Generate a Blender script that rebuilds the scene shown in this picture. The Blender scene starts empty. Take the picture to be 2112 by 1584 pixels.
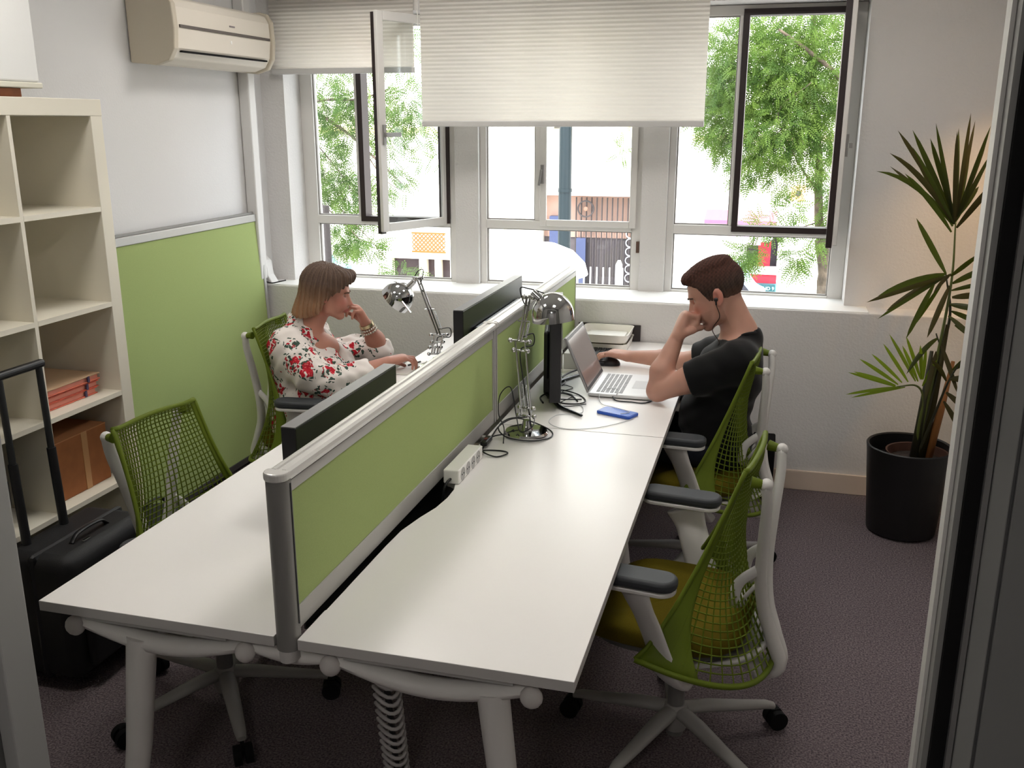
import bpy, bmesh, math, random
import numpy as np
from mathutils import Vector, Matrix, Euler, Quaternion

# ------------------------------------------------------------------ camera, world, lights, exposure
SC = bpy.context.scene
COL = SC.collection
SC.view_settings.view_transform = 'Standard'
SC.view_settings.look = 'None'
SC.view_settings.gamma = 1.0
SC.view_settings.use_curve_mapping = False
SC.view_settings.exposure = 0.7
SC.cycles.max_bounces = 8
SC.cycles.transparent_max_bounces = 12
SC.cycles.sample_clamp_indirect = 6.0
SC.cycles.caustics_reflective = False
SC.cycles.caustics_refractive = False

cam_d = bpy.data.cameras.new('camera'); cam = bpy.data.objects.new('camera', cam_d); COL.objects.link(cam)
_yaw, _pitch, _roll = 0.26555, 0.27001, -0.00028
_F = Vector((-math.sin(_yaw)*math.cos(_pitch), math.cos(_yaw)*math.cos(_pitch), -math.sin(_pitch)))
_R = Vector((math.cos(_yaw), math.sin(_yaw), 0)); _U = _R.cross(_F)
_m = Matrix((_R, _U, -_F)).transposed().to_4x4(); _m.translation = (0.9698, -1.6647, 1.8254)
cam.matrix_world = _m
cam_d.sensor_width = 36; cam_d.lens = 1955.0/2112*36; cam_d.clip_start = 0.05; cam_d.clip_end = 200
SC.camera = cam

W = bpy.data.worlds.new('sky'); SC.world = W; W.use_nodes = True
bg = W.node_tree.nodes['Background']
bg.inputs['Color'].default_value = (0.93, 0.96, 1.0, 1); bg.inputs['Strength'].default_value = 4.2

def lamp(name, kind, loc, target=None, **k):
    d = bpy.data.lights.new(name, kind)
    for a, b in k.items(): setattr(d, a, b)
    o = bpy.data.objects.new(name, d); COL.objects.link(o); o.location = loc
    if target is not None:
        o.rotation_euler = (Vector(target)-Vector(loc)).to_track_quat('-Z', 'Y').to_euler()
    return o
# sun: high, from behind our building, lights the street and the houses opposite
lamp('sun', 'SUN', (0, 0, 20), (3.0, 9.0, 0), energy=4.5, angle=0.01, color=(1, 0.96, 0.88))
# portals in the three windows guide the sky light (they add none)
for px, wdt in ((-1.2, .92), (-.165, .91), (.87, .9)):
    p_ = lamp('window_portal', 'AREA', (px, 3.62, 1.65), (px, 0, 1.65), shape='RECTANGLE', size=wdt, size_y=1.5)
    p_.data.cycles.is_portal = True
# warm wall lamp by the plant (its fitting is built further down)
lamp('warm_lamp', 'SPOT', (1.99, 2.38, 2.36), (2.02, 3.28, 1.05), energy=30, color=(1, .62, .25), spot_size=1.05, spot_blend=1.0, shadow_soft_size=.03)

# ------------------------------------------------------------------ materials
MATS = {}
def lin(c): return tuple(((v/255+.055)/1.055)**2.4 if v/255 > .04045 else v/255/12.92 for v in c)
def mat(name, rgb, rough=.5, metal=0, spec=.5, var=0, vscale=40, bump=0, bscale=200, emit=None, trans=0, coat=0, srgb=True, sheen=0, rgb2=None, detail=3):
    if name in MATS: return MATS[name]
    m = bpy.data.materials.new(name); m.use_nodes = True; nt = m.node_tree; N = nt.nodes; L = nt.links
    b = N['Principled BSDF']; c = lin(rgb) if srgb else rgb
    b.inputs['Base Color'].default_value = (*c, 1); b.inputs['Roughness'].default_value = rough
    b.inputs['Metallic'].default_value = metal; b.inputs['Specular IOR Level'].default_value = spec
    if coat: b.inputs['Coat Weight'].default_value = coat
    if sheen: b.inputs['Sheen Weight'].default_value = sheen
    if emit: b.inputs['Emission Color'].default_value = (*emit[0], 1); b.inputs['Emission Strength'].default_value = emit[1]
    tc = N.new('ShaderNodeTexCoord')
    if var or rgb2:
        n = N.new('ShaderNodeTexNoise'); n.inputs['Scale'].default_value = vscale; n.inputs['Detail'].default_value = detail
        L.new(tc.outputs['Object'], n.inputs['Vector'])
        r = N.new('ShaderNodeValToRGB'); r.color_ramp.elements[0].position = .35; r.color_ramp.elements[1].position = .65
        c2 = lin(rgb2) if rgb2 else tuple(min(1, v*(1+var)) for v in c)
        c1 = c if rgb2 else tuple(v*(1-var) for v in c)
        r.color_ramp.elements[0].color = (*c1, 1); r.color_ramp.elements[1].color = (*c2, 1)
        L.new(n.outputs['Fac'], r.inputs['Fac']); L.new(r.outputs['Color'], b.inputs['Base Color'])
    if bump:
        n = N.new('ShaderNodeTexNoise'); n.inputs['Scale'].default_value = bscale; n.inputs['Detail'].default_value = 2
        L.new(tc.outputs['Object'], n.inputs['Vector'])
        bu = N.new('ShaderNodeBump'); bu.inputs['Strength'].default_value = bump; bu.inputs['Distance'].default_value = .004
        L.new(n.outputs['Fac'], bu.inputs['Height']); L.new(bu.outputs['Normal'], b.inputs['Normal'])
    MATS[name] = m; return m

def mix_translucent(name, rgb, fac=.5, rough=.7, trgb=None):
    m = mat(name, rgb, rough, spec=.2); nt = m.node_tree; N = nt.nodes; L = nt.links
    t = N.new('ShaderNodeBsdfTranslucent'); t.inputs['Color'].default_value = (*lin(trgb or rgb), 1)
    x = N.new('ShaderNodeMixShader'); x.inputs['Fac'].default_value = fac
    L.new(N['Principled BSDF'].outputs[0], x.inputs[1]); L.new(t.outputs[0], x.inputs[2])
    L.new(x.outputs[0], N['Material Output'].inputs['Surface']); return m

def glass_mat():
    m = bpy.data.materials.new('window_glass'); m.use_nodes = True; nt = m.node_tree; N = nt.nodes; L = nt.links
    N.remove(N['Principled BSDF'])
    t = N.new('ShaderNodeBsdfTransparent'); t.inputs['Color'].default_value = (.93, .95, .95, 1)
    g = N.new('ShaderNodeBsdfGlossy'); g.inputs['Roughness'].default_value = .02
    lw = N.new('ShaderNodeLayerWeight'); pw_ = N.new('ShaderNodeMath'); pw_.operation = 'POWER'; pw_.inputs[1].default_value = 4.0
    ad = N.new('ShaderNodeMath'); ad.operation = 'MULTIPLY_ADD'; ad.inputs[1].default_value = .35; ad.inputs[2].default_value = .035; ad.use_clamp = True
    L.new(lw.outputs['Facing'], pw_.inputs[0]); L.new(pw_.outputs[0], ad.inputs[0])
    x = N.new('ShaderNodeMixShader'); L.new(ad.outputs[0], x.inputs[0]); L.new(t.outputs[0], x.inputs[1]); L.new(g.outputs[0], x.inputs[2])
    L.new(x.outputs[0], N['Material Output'].inputs['Surface']); MATS['glass'] = m; return m
GLASS = glass_mat()

def attr_mat(name, rough=.5, sss=0.0, spec=.4, bump=0, bscale=300, stretch=None):
    m = mat(name, (128, 128, 128), rough, spec=spec); N = m.node_tree.nodes; L = m.node_tree.links
    a = N.new('ShaderNodeAttribute'); a.attribute_name = 'Col'; b = N['Principled BSDF']
    L.new(a.outputs['Color'], b.inputs['Base Color'])
    if sss:
        b.inputs['Subsurface Weight'].default_value = sss; b.inputs['Subsurface Radius'].default_value = (1, .35, .2); b.inputs['Subsurface Scale'].default_value = .008
    if bump:
        tc = N.new('ShaderNodeTexCoord'); mp = N.new('ShaderNodeMapping'); n = N.new('ShaderNodeTexNoise')
        if stretch: mp.inputs['Scale'].default_value = stretch
        n.inputs['Scale'].default_value = bscale; L.new(tc.outputs['Object'], mp.inputs['Vector']); L.new(mp.outputs[0], n.inputs['Vector'])
        bu = N.new('ShaderNodeBump'); bu.inputs['Strength'].default_value = bump; bu.inputs['Distance'].default_value = .003
        L.new(n.outputs['Fac'], bu.inputs['Height']); L.new(bu.outputs['Normal'], b.inputs['Normal'])
    return m

M_wall = mat('plaster_white', (216, 213, 211), .85, bump=.55, bscale=95)
M_walls = mat('plaster_smooth', (222, 221, 221), .85, bump=.15, bscale=120)
M_ceil = mat('ceiling_paint', (225, 225, 224), .9)
M_carpet = mat('carpet', (76, 68, 72), 1.0, spec=.05, rgb2=(132, 120, 122), vscale=160, bump=1.0, bscale=260, detail=6)
M_white = mat('white_laminate', (246, 243, 240), .27, spec=.5)
M_edge = mat('laminate_edge', (190, 187, 184), .5)
M_metalw = mat('white_powder_coat', (214, 211, 207), .45)
M_alu = mat('aluminium_profile', (178, 177, 174), .4, metal=.15)
M_alud = mat('aluminium_dark', (128, 126, 123), .42, metal=.1)
M_fabric = mat('lime_fabric', (164, 180, 118), .9, spec=.1, var=.05, vscale=500, bump=.2, bscale=900)
M_frame = mat('window_frame_white', (220, 217, 213), .45)
M_dark = mat('dark_brown_aluminium', (38, 24, 24), .5)
M_black = mat('black_plastic', (20, 20, 23), .42)
M_blackm = mat('black_matte', (14, 13, 14), .8, spec=.2)
M_pad = mat('armpad_rubber', (50, 53, 57), .55)
M_green = mix_translucent('chair_green', (106, 122, 36), .18, .5)
M_olive = mat('seat_fabric', (98, 86, 24), .95, spec=.05, var=.08, vscale=300, bump=.3, bscale=700)
M_chrome = mat('chrome', (190, 190, 190), .07, metal=1)
M_cream = mat('shelf_cream', (232, 226, 210), .5)
M_pinkbase = mat('baseboard_cream', (214, 196, 180), .5)
M_card = mat('cardboard', (150, 92, 50), .8, var=.08, vscale=20)
M_bark = mat('bark', (92, 80, 68), .9, var=.3, vscale=12, bump=1, bscale=30)

# ------------------------------------------------------------------ mesh helpers
def rotz(a): return Matrix.Rotation(a, 3, 'Z')
class MB:
    def __init__(s): s.v = []; s.f = []
    def add(s, vs, fs):
        o = len(s.v); s.v += [tuple(p) for p in vs]; s.f += [tuple(i+o for i in f) for f in fs]; return s
    def box(s, x0, x1, y0, y1, z0, z1, R=None, c=None):
        vs = [Vector((x, y, z)) for z in (z0, z1) for y in (y0, y1) for x in (x0, x1)]
        if R is not None:
            c = Vector(c) if c is not None else Vector((0, 0, 0)); vs = [R @ (v-c)+c for v in vs]
        return s.add(vs, [(0, 2, 3, 1), (4, 5, 7, 6), (0, 1, 5, 4), (1, 3, 7, 5), (3, 2, 6, 7), (2, 0, 4, 6)])
    def prism(s, pts, a, b, axis='z'):
        # extrude a 2D polygon; axis z: pts are (x,y); axis y: (x,z); axis x: (y,z)
        def P(p, t): return (p[0], p[1], t) if axis == 'z' else ((p[0], t, p[1]) if axis == 'y' else (t, p[0], p[1]))
        n = len(pts); vs = [P(p, a) for p in pts]+[P(p, b) for p in pts]
        fs = [tuple(range(n))[::-1], tuple(range(n, 2*n))]+[(i, (i+1) % n, n+(i+1) % n, n+i) for i in range(n)]
        return s.add(vs, fs)
    def tube(s, path, rad, n=10, caps=True, flat=1.0, up=None):
        P = [Vector(p) for p in path]; k = len(P)
        if not hasattr(rad, '__len__'): rad = [rad]*k
        prev = None; vs = []
        for i in range(k):
            t = (P[min(i+1, k-1)]-P[max(i-1, 0)])
            if t.length < 1e-9: t = Vector((0, 0, 1))
            t.normalize()
            if prev is None:
                a = Vector(up) if up is not None else (Vector((0, 0, 1)) if abs(t.z) < .9 else Vector((1, 0, 0)))
                u = (a-t*a.dot(t)).normalized()
            else:
                u = prev-t*prev.dot(t); u = u.normalized() if u.length > 1e-6 else prev
            prev = u; w = t.cross(u)
            for j in range(n):
                a = 2*math.pi*j/n; vs.append(P[i]+u*math.cos(a)*rad[i]*flat+w*math.sin(a)*rad[i])
        fs = []
        for i in range(k-1):
            for j in range(n):
                fs.append((i*n+j, i*n+(j+1) % n, (i+1)*n+(j+1) % n, (i+1)*n+j))
        if caps: fs += [tuple(range(n))[::-1], tuple(range((k-1)*n, k*n))]
        return s.add(vs, fs)
    def cyl(s, a, b, r, r2=None, n=16): return s.tube([a, b], [r, r if r2 is None else r2], n)
    def lathe(s, prof, c=(0, 0, 0), n=32, R=None, close=False):
        vs = []; k = len(prof)
        for (r, z) in prof:
            for j in range(n):
                a = 2*math.pi*j/n; v = Vector((r*math.cos(a), r*math.sin(a), z))
                vs.append((R @ v if R is not None else v)+Vector(c))
        fs = [(i*n+j, i*n+(j+1) % n, (i+1)*n+(j+1) % n, (i+1)*n+j) for i in range(k-1) for j in range(n)]
        if prof[0] == prof[-1]: return s.add(vs, fs)
        if prof[0][0] > 1e-6: fs.append(tuple(range(n))[::-1])
        if prof[-1][0] > 1e-6: fs.append(tuple(range((k-1)*n, k*n)))
        return s.add(vs, fs)
    def ball(s, c, r, n=16, sc=(1, 1, 1), R=None):
        k = n//2; vs = []; fs = []
        for i in range(k+1):
            for j in range(n):
                th = math.pi*i/k; ph = 2*math.pi*j/n
                v = Vector((r*sc[0]*math.sin(th)*math.cos(ph), r*sc[1]*math.sin(th)*math.sin(ph), r*sc[2]*math.cos(th)))
                vs.append((R @ v if R is not None else v)+Vector(c))
        fs = [(i*n+j, (i+1)*n+j, (i+1)*n+(j+1) % n, i*n+(j+1) % n) for i in range(k) for j in range(n)]
        return s.add(vs, fs)
    def grid(s, fn, nu, nv, skip=None):
        vs = [fn(i/nu, j/nv) for j in range(nv+1) for i in range(nu+1)]
        fs = [(j*(nu+1)+i, j*(nu+1)+i+1, (j+1)*(nu+1)+i+1, (j+1)*(nu+1)+i) for j in range(nv) for i in range(nu) if not (skip and skip(i, j))]
        return s.add(vs, fs)

ORG = {}
def setp(o, label=None, cat=None, group=None, kind=None):
    if label: o['label'] = label
    if cat: o['category'] = cat
    if group: o['group'] = group
    if kind: o['kind'] = kind
    return o
def thing(name, label, cat, loc=(0, 0, 0), rz=0, group=None):
    o = bpy.data.objects.new(name, None); COL.objects.link(o); o.location = loc; o.rotation_euler = (0, 0, rz)
    o.empty_display_size = .1; ORG[o.name] = Vector(loc)
    return setp(o, label, cat, group)
def build(name, mb, m, parent=None, smooth=None, bevel=0, world=True, solid=0, wire=0, subsurf=0, bseg=2, merge=False):
    """one mesh object; when world, coordinates are world ones and are shifted to the parent's origin"""
    me = bpy.data.meshes.new(name); off = Vector((0, 0, 0))
    if parent is not None and world: off = ORG.get(parent.name, Vector((0, 0, 0)))
    me.from_pydata([tuple(Vector(v)-off) for v in mb.v], [], mb.f)
    if merge or smooth:
        bm = bmesh.new(); bm.from_mesh(me)
        if merge: bmesh.ops.remove_doubles(bm, verts=bm.verts, dist=1e-5)
        bmesh.ops.recalc_face_normals(bm, faces=bm.faces); bm.to_mesh(me); bm.free()
    me.materials.append(m); o = bpy.data.objects.new(name, me); COL.objects.link(o)
    if parent is not None:
        o.parent = parent; ORG[o.name] = off if world else Vector((0, 0, 0))
    if smooth is not None:
        for p in me.polygons: p.use_smooth = True
        if smooth < 180:
            bm = bmesh.new(); bm.from_mesh(me)
            for e in bm.edges:
                if len(e.link_faces) == 2 and e.calc_face_angle(0) > math.radians(smooth): e.smooth = False
            bm.to_mesh(me); bm.free()
    if solid:
        md = o.modifiers.new('thickness', 'SOLIDIFY'); md.thickness = solid; md.offset = 0
    if wire:
        md = o.modifiers.new('lattice', 'WIREFRAME'); md.thickness = wire; md.use_even_offset = False; md.use_boundary = True
    if subsurf:
        md = o.modifiers.new('smooth', 'SUBSURF'); md.levels = subsurf; md.render_levels = subsurf
    if bevel:
        md = o.modifiers.new('bevel', 'BEVEL'); md.width = bevel; md.segments = bseg; md.limit_method = 'ANGLE'
        md.harden_normals = False
    return o
def top(name, label, cat, mb, m, group=None, **k): return setp(build(name, mb, m, **k), label, cat, group)
def struct(name, mb, m, **k): return setp(build(name, mb, m, **k), kind='structure')
def bez(pts, n=12):
    """Catmull-Rom through pts"""
    P = [Vector(p) for p in pts]; P = [2*P[0]-P[1]]+P+[2*P[-1]-P[-2]]; out = []
    for i in range(1, len(P)-2):
        for k in range(n):
            t = k/n; a, b, c, d = P[i-1], P[i], P[i+1], P[i+2]
            out.append(.5*((2*b)+(c-a)*t+(2*a-5*b+4*c-d)*t*t+(3*b-a-3*c+d)*t**3))
    out.append(P[-2]); return out
def lerp(a, b, t): return a+(b-a)*t
def rrect(x0, x1, y0, y1, r, n=5):
    pts = []
    for cx, cy, a0 in ((x1-r, y1-r, 0), (x0+r, y1-r, 90), (x0+r, y0+r, 180), (x1-r, y0+r, 270)):
        for k in range(n+1):
            a = math.radians(a0+90*k/n); pts.append((cx+r*math.cos(a), cy+r*math.sin(a)))
    return pts

# ------------------------------------------------------------------ the room
XL, XR, YB, YF, ZC = -1.83, 2.10, 3.13, -.30, 2.75
struct('floor', MB().box(-3.2, 3.6, -3.6, 3.7, -.1, 0), M_carpet)
struct('ceiling', MB().box(-3.2, 3.6, -3.6, 3.7, ZC, ZC+.1), M_ceil)
struct('wall_left', MB().box(XL-.12, XL, -3.6, 3.3, 0, ZC), M_walls)
struct('wall_right', MB().box(XR, XR+.12, -3.6, 3.3, 0, ZC), M_wall)
struct('wall_hall', MB().box(-3.2, 3.6, -3.7, -3.6, -.1, ZC), M_walls)
SZ = .932
struct('wall_back', MB().box(XL-.12, XR+.12, YB, 3.62, 0, SZ), M_wall, bevel=.006)
wb = MB(); wb.box(XL-.12, -1.69, 3.30, 3.62, SZ, ZC); wb.box(1.345, XR+.12, 3.30, 3.62, SZ, ZC); wb.box(-1.69, 1.345, 3.30, 3.62, 2.385, ZC)
wb.box(-.752, -.615, 3.452, 3.62, SZ, 2.385); wb.box(.29, .425, 3.452, 3.62, SZ, 2.385)
struct('wall_back_upper', wb, M_wall)
struct('trim_1', MB().box(-1.80, 1.45, 3.14, 3.50, SZ, SZ+.004), mat('sill_paint', (240, 239, 236), .5))
struct('baseboard_back', MB().box(XL, XR, YB-.014, YB, 0, .105), M_pinkbase, bevel=.004)
struct('baseboard_right', MB().box(XR-.014, XR, YF, YB, 0, .105), M_pinkbase, bevel=.004)

# partition wall with the door opening we look through
pw = MB(); pw.box(1.42, XR, YF-.10, YF, 0, ZC); pw.box(XL, -.66, YF-.10, YF, 0, ZC); pw.box(-.66, 1.42, YF-.10, YF, 2.3, ZC)
struct('wall_front', pw, mat('partition_grey', (128, 127, 125), .6))
dr = struct('door_1', MB().box(1.2475, 1.267, YF-.05, YF-.004, 0, 2.3), M_blackm)
build('door_strip', MB().box(1.2335, 1.2390, YF-.012, YF+.018, 0, 2.3), mat('door_strip_lit', (206, 204, 200), .45), dr)  # reveal face, paler than the other strips: room light put into its colour
build('door_strip', MB().box(1.2393, 1.2472, YF-.04, YF+.0, 0, 2.3), mat('door_strip_mid', (134, 133, 131), .5), dr)
build('door_strip', MB().box(1.2673, 1.2745, YF-.06, YF-.002, 0, 2.3), mat('door_strip_grey', (112, 111, 110), .5), dr)
gp = mat('door_panel_grey', (138, 138, 136), .6, var=.04, vscale=6)
build('door_panel', MB().box(1.2785, 1.3035, YF-.05, YF-.006, 0, 2.3), gp, dr, bevel=.002)
build('door_groove', MB().box(1.3038, 1.3075, YF-.045, YF-.012, 0, 2.3), mat('door_groove', (78, 78, 78), .6), dr)
build('door_panel', MB().box(1.3078, 1.50, YF-.05, YF-.004, 0, 2.3), mat('door_panel_dusk', (118, 118, 117), .6), dr, bevel=.002)
dl = struct('door_2', MB().box(-.450, -.415, YF-.05, YF+.03, 0, 2.3), mat('jamb_grey', (160, 160, 158), .5), bevel=.004)
build('door_strip', MB().box(-.485, -.451, YF-.07, YF+.0, 0, 2.3), mat('jamb_dark', (110, 111, 110), .5), dl)
build('door_panel', MB().box(-.66, -.486, YF-.09, YF-.02, 0, 2.3), gp, dl, bevel=.003)

# recessed ceiling lights (off frame; they show in the chrome lamps)
M_led = mat('led_panel', (255, 255, 255), emit=((1, .955, .90), 15.0))
for k, (lx, ly) in enumerate([(-.95, .55), (.75, .35), (-.75, 2.35), (.95, 2.05)]):
    c_ = thing('ceiling_light', ['square ceiling light panel near left, above the empty chair', 'square ceiling light panel near right, above the bare desk end', 'square ceiling light panel above the woman', 'square ceiling light panel above the man'][k], 'ceiling light', (lx, ly, ZC-.03), group='ceiling light panels')
    fr = MB()
    for a in (-1, 1):
        fr.box(lx+a*.2-.012, lx+a*.2+.012, ly-.212, ly+.212, ZC-.03, ZC-.001); fr.box(lx-.188, lx+.188, ly+a*.2-.012, ly+a*.2+.012, ZC-.03, ZC-.001)
    build('frame', fr, M_frame, c_); build('diffuser', MB().box(lx-.188, lx+.188, ly-.188, ly+.188, ZC-.022, ZC-.006), M_led, c_)

hl = thing('ceiling_light', 'added fill light panel, unseen, in the hall behind the door opening', 'ceiling light', (.6, -2.6, ZC-.03))  # unseen panel, added to throw fill light on the door strips
build('frame', MB().box(.385, .815, -2.815, -2.385, ZC-.012, ZC-.001), M_frame, hl); build('diffuser', MB().box(.41, .79, -2.79, -2.41, ZC-.022, ZC-.0125), mat('hall_fill_glow', (255, 255, 255), emit=((1, .955, .90), 22.0)), hl)

# ------------------------------------------------------------------ windows
FY0, FY1 = 3.485, 3.545
def bars(mb, x0, x1, z0, z1, w, y0=FY0, y1=FY1, b=None, t=None):
    mb.box(x0, x0+w, y0, y1, z0, z1); mb.box(x1-w, x1, y0, y1, z0, z1)
    mb.box(x0+w, x1-w, y0, y1, z0, z0+(b or w)); mb.box(x0+w, x1-w, y0, y1, z1-(t or w), z1)
def pane(parent, x0, x1, z0, z1, y=3.515): build('pane', MB().box(x0, x1, y-.003, y+.003, z0, z1), GLASS, parent)
ZT = 2.383
def window(n, xo0, xm0, xm1, xo1, gl, gr, sash_at):
    f = MB(); f.box(xo0, gl, FY0, FY1, SZ+.002, ZT); f.box(gr, xo1, FY0, FY1, SZ+.002, ZT)
    f.box(gl, gr, FY0-.004, FY1, SZ+.002, .945+.002); f.box(gl, gr, FY0, FY1, 2.335, ZT); f.box(gl, gr, FY0-.006, FY1, 1.250, 1.297)
    f.box(xm0, xm1, FY0-.003, FY1, 1.297, 2.335)
    w = struct('window_%d' % n, f, M_frame, bevel=.003)
    pane(w, gl, gr, .947, 1.250); pane(w, gl, xm0, 1.297, 2.335)
    # thin glazing beads
    bd = MB()
    for (a, b, c, d) in ((gl, gr, .947, 1.250), (gl, xm0, 1.297, 2.335)):
        bars(bd, a, b, c, d, .007, 3.497, 3.512)
    build('glazing_bead', bd, mat('bead_grey', (150, 146, 142), .5), w)
    return w
w1 = window(1, -1.69, -1.352, -1.333, -.752, -1.612, -.792, -1)
w2 = window(2, -.615, -.300, -.270, .29, -.578, .240, 0)
w3 = window(3, .425, .748, .764, 1.345, .462, 1.272, 1)
# dark rebates of the two open casements
for w, a, b in ((w1, -1.333, -.792), (w3, .764, 1.272)):
    rb = MB(); bars(rb, a, b, 1.268, 2.363, .030, 3.470, 3.56); build('rebate', rb, M_dark, w)
# closed casement of the middle window
sm = MB(); bars(sm, -.268, .262, 1.27, 2.36, .036, 3.466, 3.484); s2 = build('sash', sm, M_frame, w2, bevel=.004)
build('pane', MB().box(-.232, .226, 3.473, 3.479, 1.306, 2.324), GLASS, s2)
hd = MB(); hd.box(-.262, -.246, 3.452, 3.466, 1.50, 1.60); hd.box(-.260, -.250, 3.436, 3.450, 1.49, 1.575, R=Matrix.Rotation(.15, 3, 'Y'), c=(-.255, 3.44, 1.58))
build('handle', hd, mat('handle_grey', (150, 148, 146), .4, metal=.5), s2)
build('hinge', MB().box(.268, .284, 3.47, 3.484, 1.14, 1.20), mat('rusty_hinge', (90, 66, 54), .8), w2)
def open_sash(w, hinge, ang, wd, side, handle_z=1.72):
    """sash swung into the room; hinge (x,y), ang = plan direction of the sash from its hinge"""
    d = Vector((math.cos(ang), math.sin(ang), 0)); n = Vector((-d.y, d.x, 0))*side; h = Vector((hinge[0], hinge[1], 0))
    def bx(mb, a0, a1, t0, t1, z0, z1):
        vs = [h+d*a+n*t+Vector((0, 0, z)) for z in (z0, z1) for t in (t0, t1) for a in (a0, a1)]
        mb.add(vs, [(0, 2, 3, 1), (4, 5, 7, 6), (0, 1, 5, 4), (1, 3, 7, 5), (3, 2, 6, 7), (2, 0, 4, 6)])
    z0, z1, s = 1.262, 2.362, .044
    m1 = MB(); bx(m1, 0, s, 0, .022, z0, z1); bx(m1, wd-s, wd, 0, .022, z0, z1); bx(m1, s, wd-s, 0, .022, z0, z0+s); bx(m1, s, wd-s, 0, .022, z1-s, z1)
    o = build('sash', m1, M_frame, w, bevel=.003)
    m2 = MB(); bx(m2, 0, s-.008, .0225, .044, z0+.012, z1-.012); bx(m2, wd-s+.004, wd-.006, .0225, .050, z0-.012, z1-.006); bx(m2, s, wd-s, .0225, .044, z0+.012, z0+s-.008); bx(m2, s, wd-s, .0225, .044, z1-s+.008, z1-.012)
    build('outer_frame', m2, M_dark, o)
    m3 = MB(); bx(m3, s, wd-s, .012, .017, z0+s, z1-s); build('pane', m3, GLASS, o)
    m4 = MB(); bx(m4, wd-.032, wd-.014, -.012, 0, handle_z-.05, handle_z+.05); bx(m4, wd-.12, wd-.018, -.030, -.013, handle_z-.011, handle_z+.011)
    build('handle', m4, MATS['handle_grey'], o)
open_sash(w1, (-.800, 3.49), math.atan2(-.475, -.205), .515, -1, 1.76)
open_sash(w3, (1.288, 3.49), math.atan2(-.437, -.018), .440, -1)

# pleated blinds
M_blind = mix_translucent('blind_fabric', (200, 197, 193), .42, .8, trgb=(232, 224, 212))
def blind(name, label, x0, x1, y, zb, pitch=.021):
    r = thing(name, label, 'blind', ((x0+x1)/2, y, zb), group='pleated window blinds')
    n = int((2.60-zb)/(pitch/2)); mb = MB()
    mb.grid(lambda u, v: (lerp(x0, x1, u), y+(.0022 if round(v*n) % 2 else -.0022), lerp(zb+.03, 2.60, v)), 1, n)
    build('fabric', mb, M_blind, r)
    build('bottom_rail', MB().box(x0, x1, y-.013, y+.013, zb, zb+.030), mat('blind_rail', (206, 204, 202), .45), r, bevel=.005)
    build('head_rail', MB().box(x0, x1, y-.02, y+.02, 2.60, 2.64), M_frame, r)
    return r
blind('window_blind', 'pleated white blind half lowered over the left window', -1.735, -.905, 3.27, 2.074)
b2 = blind('window_blind', 'wide pleated white blind pulled low over the middle window', -.845, .615, 3.21, 1.800)
build('pull_tab', MB().box(-.13, -.10, 3.192, 3.198, 1.792, 1.802), MATS['blind_rail'], b2)
cd = MB(); cd.cyl((-.872, 3.24, 2.60), (-.868, 3.24, 2.30), .0025, n=6); top('blind_cord', 'thin white pull cord hanging beside the wide middle blind', 'cord', cd, M_frame)

# ------------------------------------------------------------------ left wall: air conditioner, trunking, leaning green screen
ac = thing('air_conditioner', 'cream wall mounted air conditioner high on the left wall', 'air conditioner', (-1.72, 2.65, 2.05))
prof = [(-1.825, 2.09), (-1.80, 2.075), (-1.70, 2.075), (-1.64, 2.095), (-1.612, 2.14), (-1.602, 2.22), (-1.606, 2.31), (-1.625, 2.345), (-1.66, 2.358), (-1.825, 2.358)]
build('body', MB().prism(prof, 2.205, 3.03, 'y'), mat('ac_cream', (222, 214, 202), .5), ac, bevel=.006)
prof2 = [(-1.825+.0, 2.078), (-1.70, 2.066), (-1.63, 2.085), (-1.598, 2.135), (-1.590, 2.22), (-1.596, 2.32), (-1.62, 2.358), (-1.66, 2.368), (-1.825, 2.368)]
build('end_cap', MB().prism(prof2, 2.168, 2.203, 'y'), mat('ac_side', (196, 186, 168), .5), ac, bevel=.006)
build('end_cap', MB().prism(prof2, 3.031, 3.060, 'y'), MATS['ac_side'], ac, bevel=.006)
build('vent', MB().box(-1.6045, -1.597, 2.225, 3.015, 2.225, 2.2375), mat('ac_slot', (96, 88, 84), .7), ac)
build('vent', MB().box(-1.625, -1.606, 2.240, 2.99, 2.1225, 2.130), M_blackm, ac)
def text_obj(name, s, size, loc, rot, m, parent=None, ext=.0006, align='CENTER'):
    c = bpy.data.curves.new(name, 'FONT'); c.body = s; c.size = size; c.extrude = ext; c.align_x = align
    tmp = bpy.data.objects.new(name+'_tmp', c); COL.objects.link(tmp)
    me = bpy.data.meshes.new_from_object(tmp.evaluated_get(bpy.context.evaluated_depsgraph_get())); bpy.data.objects.remove(tmp)
    me.materials.clear(); me.materials.append(m); o = bpy.data.objects.new(name, me); COL.objects.link(o)
    o.rotation_euler = rot; off = ORG[parent.name] if parent is not None else Vector((0, 0, 0))
    o.location = Vector(loc)-off
    if parent is not None: o.parent = parent
    return o
build('status_mark', MB().box(-1.6065, -1.6035, 2.645, 2.655, 2.185, 2.200), mat('mark_pale', (244, 242, 238), .5), ac)
build('brand_plate', MB().box(-1.604, -1.5995, 2.64, 2.685, 2.262, 2.268), mat('brand_grey', (140, 130, 132), .6), ac)
tk = MB(); tk.box(-1.828, -1.765, 3.055, 3.125, .97, 2.46); tk.box(-1.828, -1.765, 3.06, 3.13, 2.46, 2.52)
tk.prism([(-1.828, .936), (-1.745, .936), (-1.775, .985), (-1.785, 1.06), (-1.828, 1.10)], 3.14, 3.215, 'y')
struct('trim_2', tk, mat('trunking_white', (216, 214, 212), .5), bevel=.008)
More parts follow.
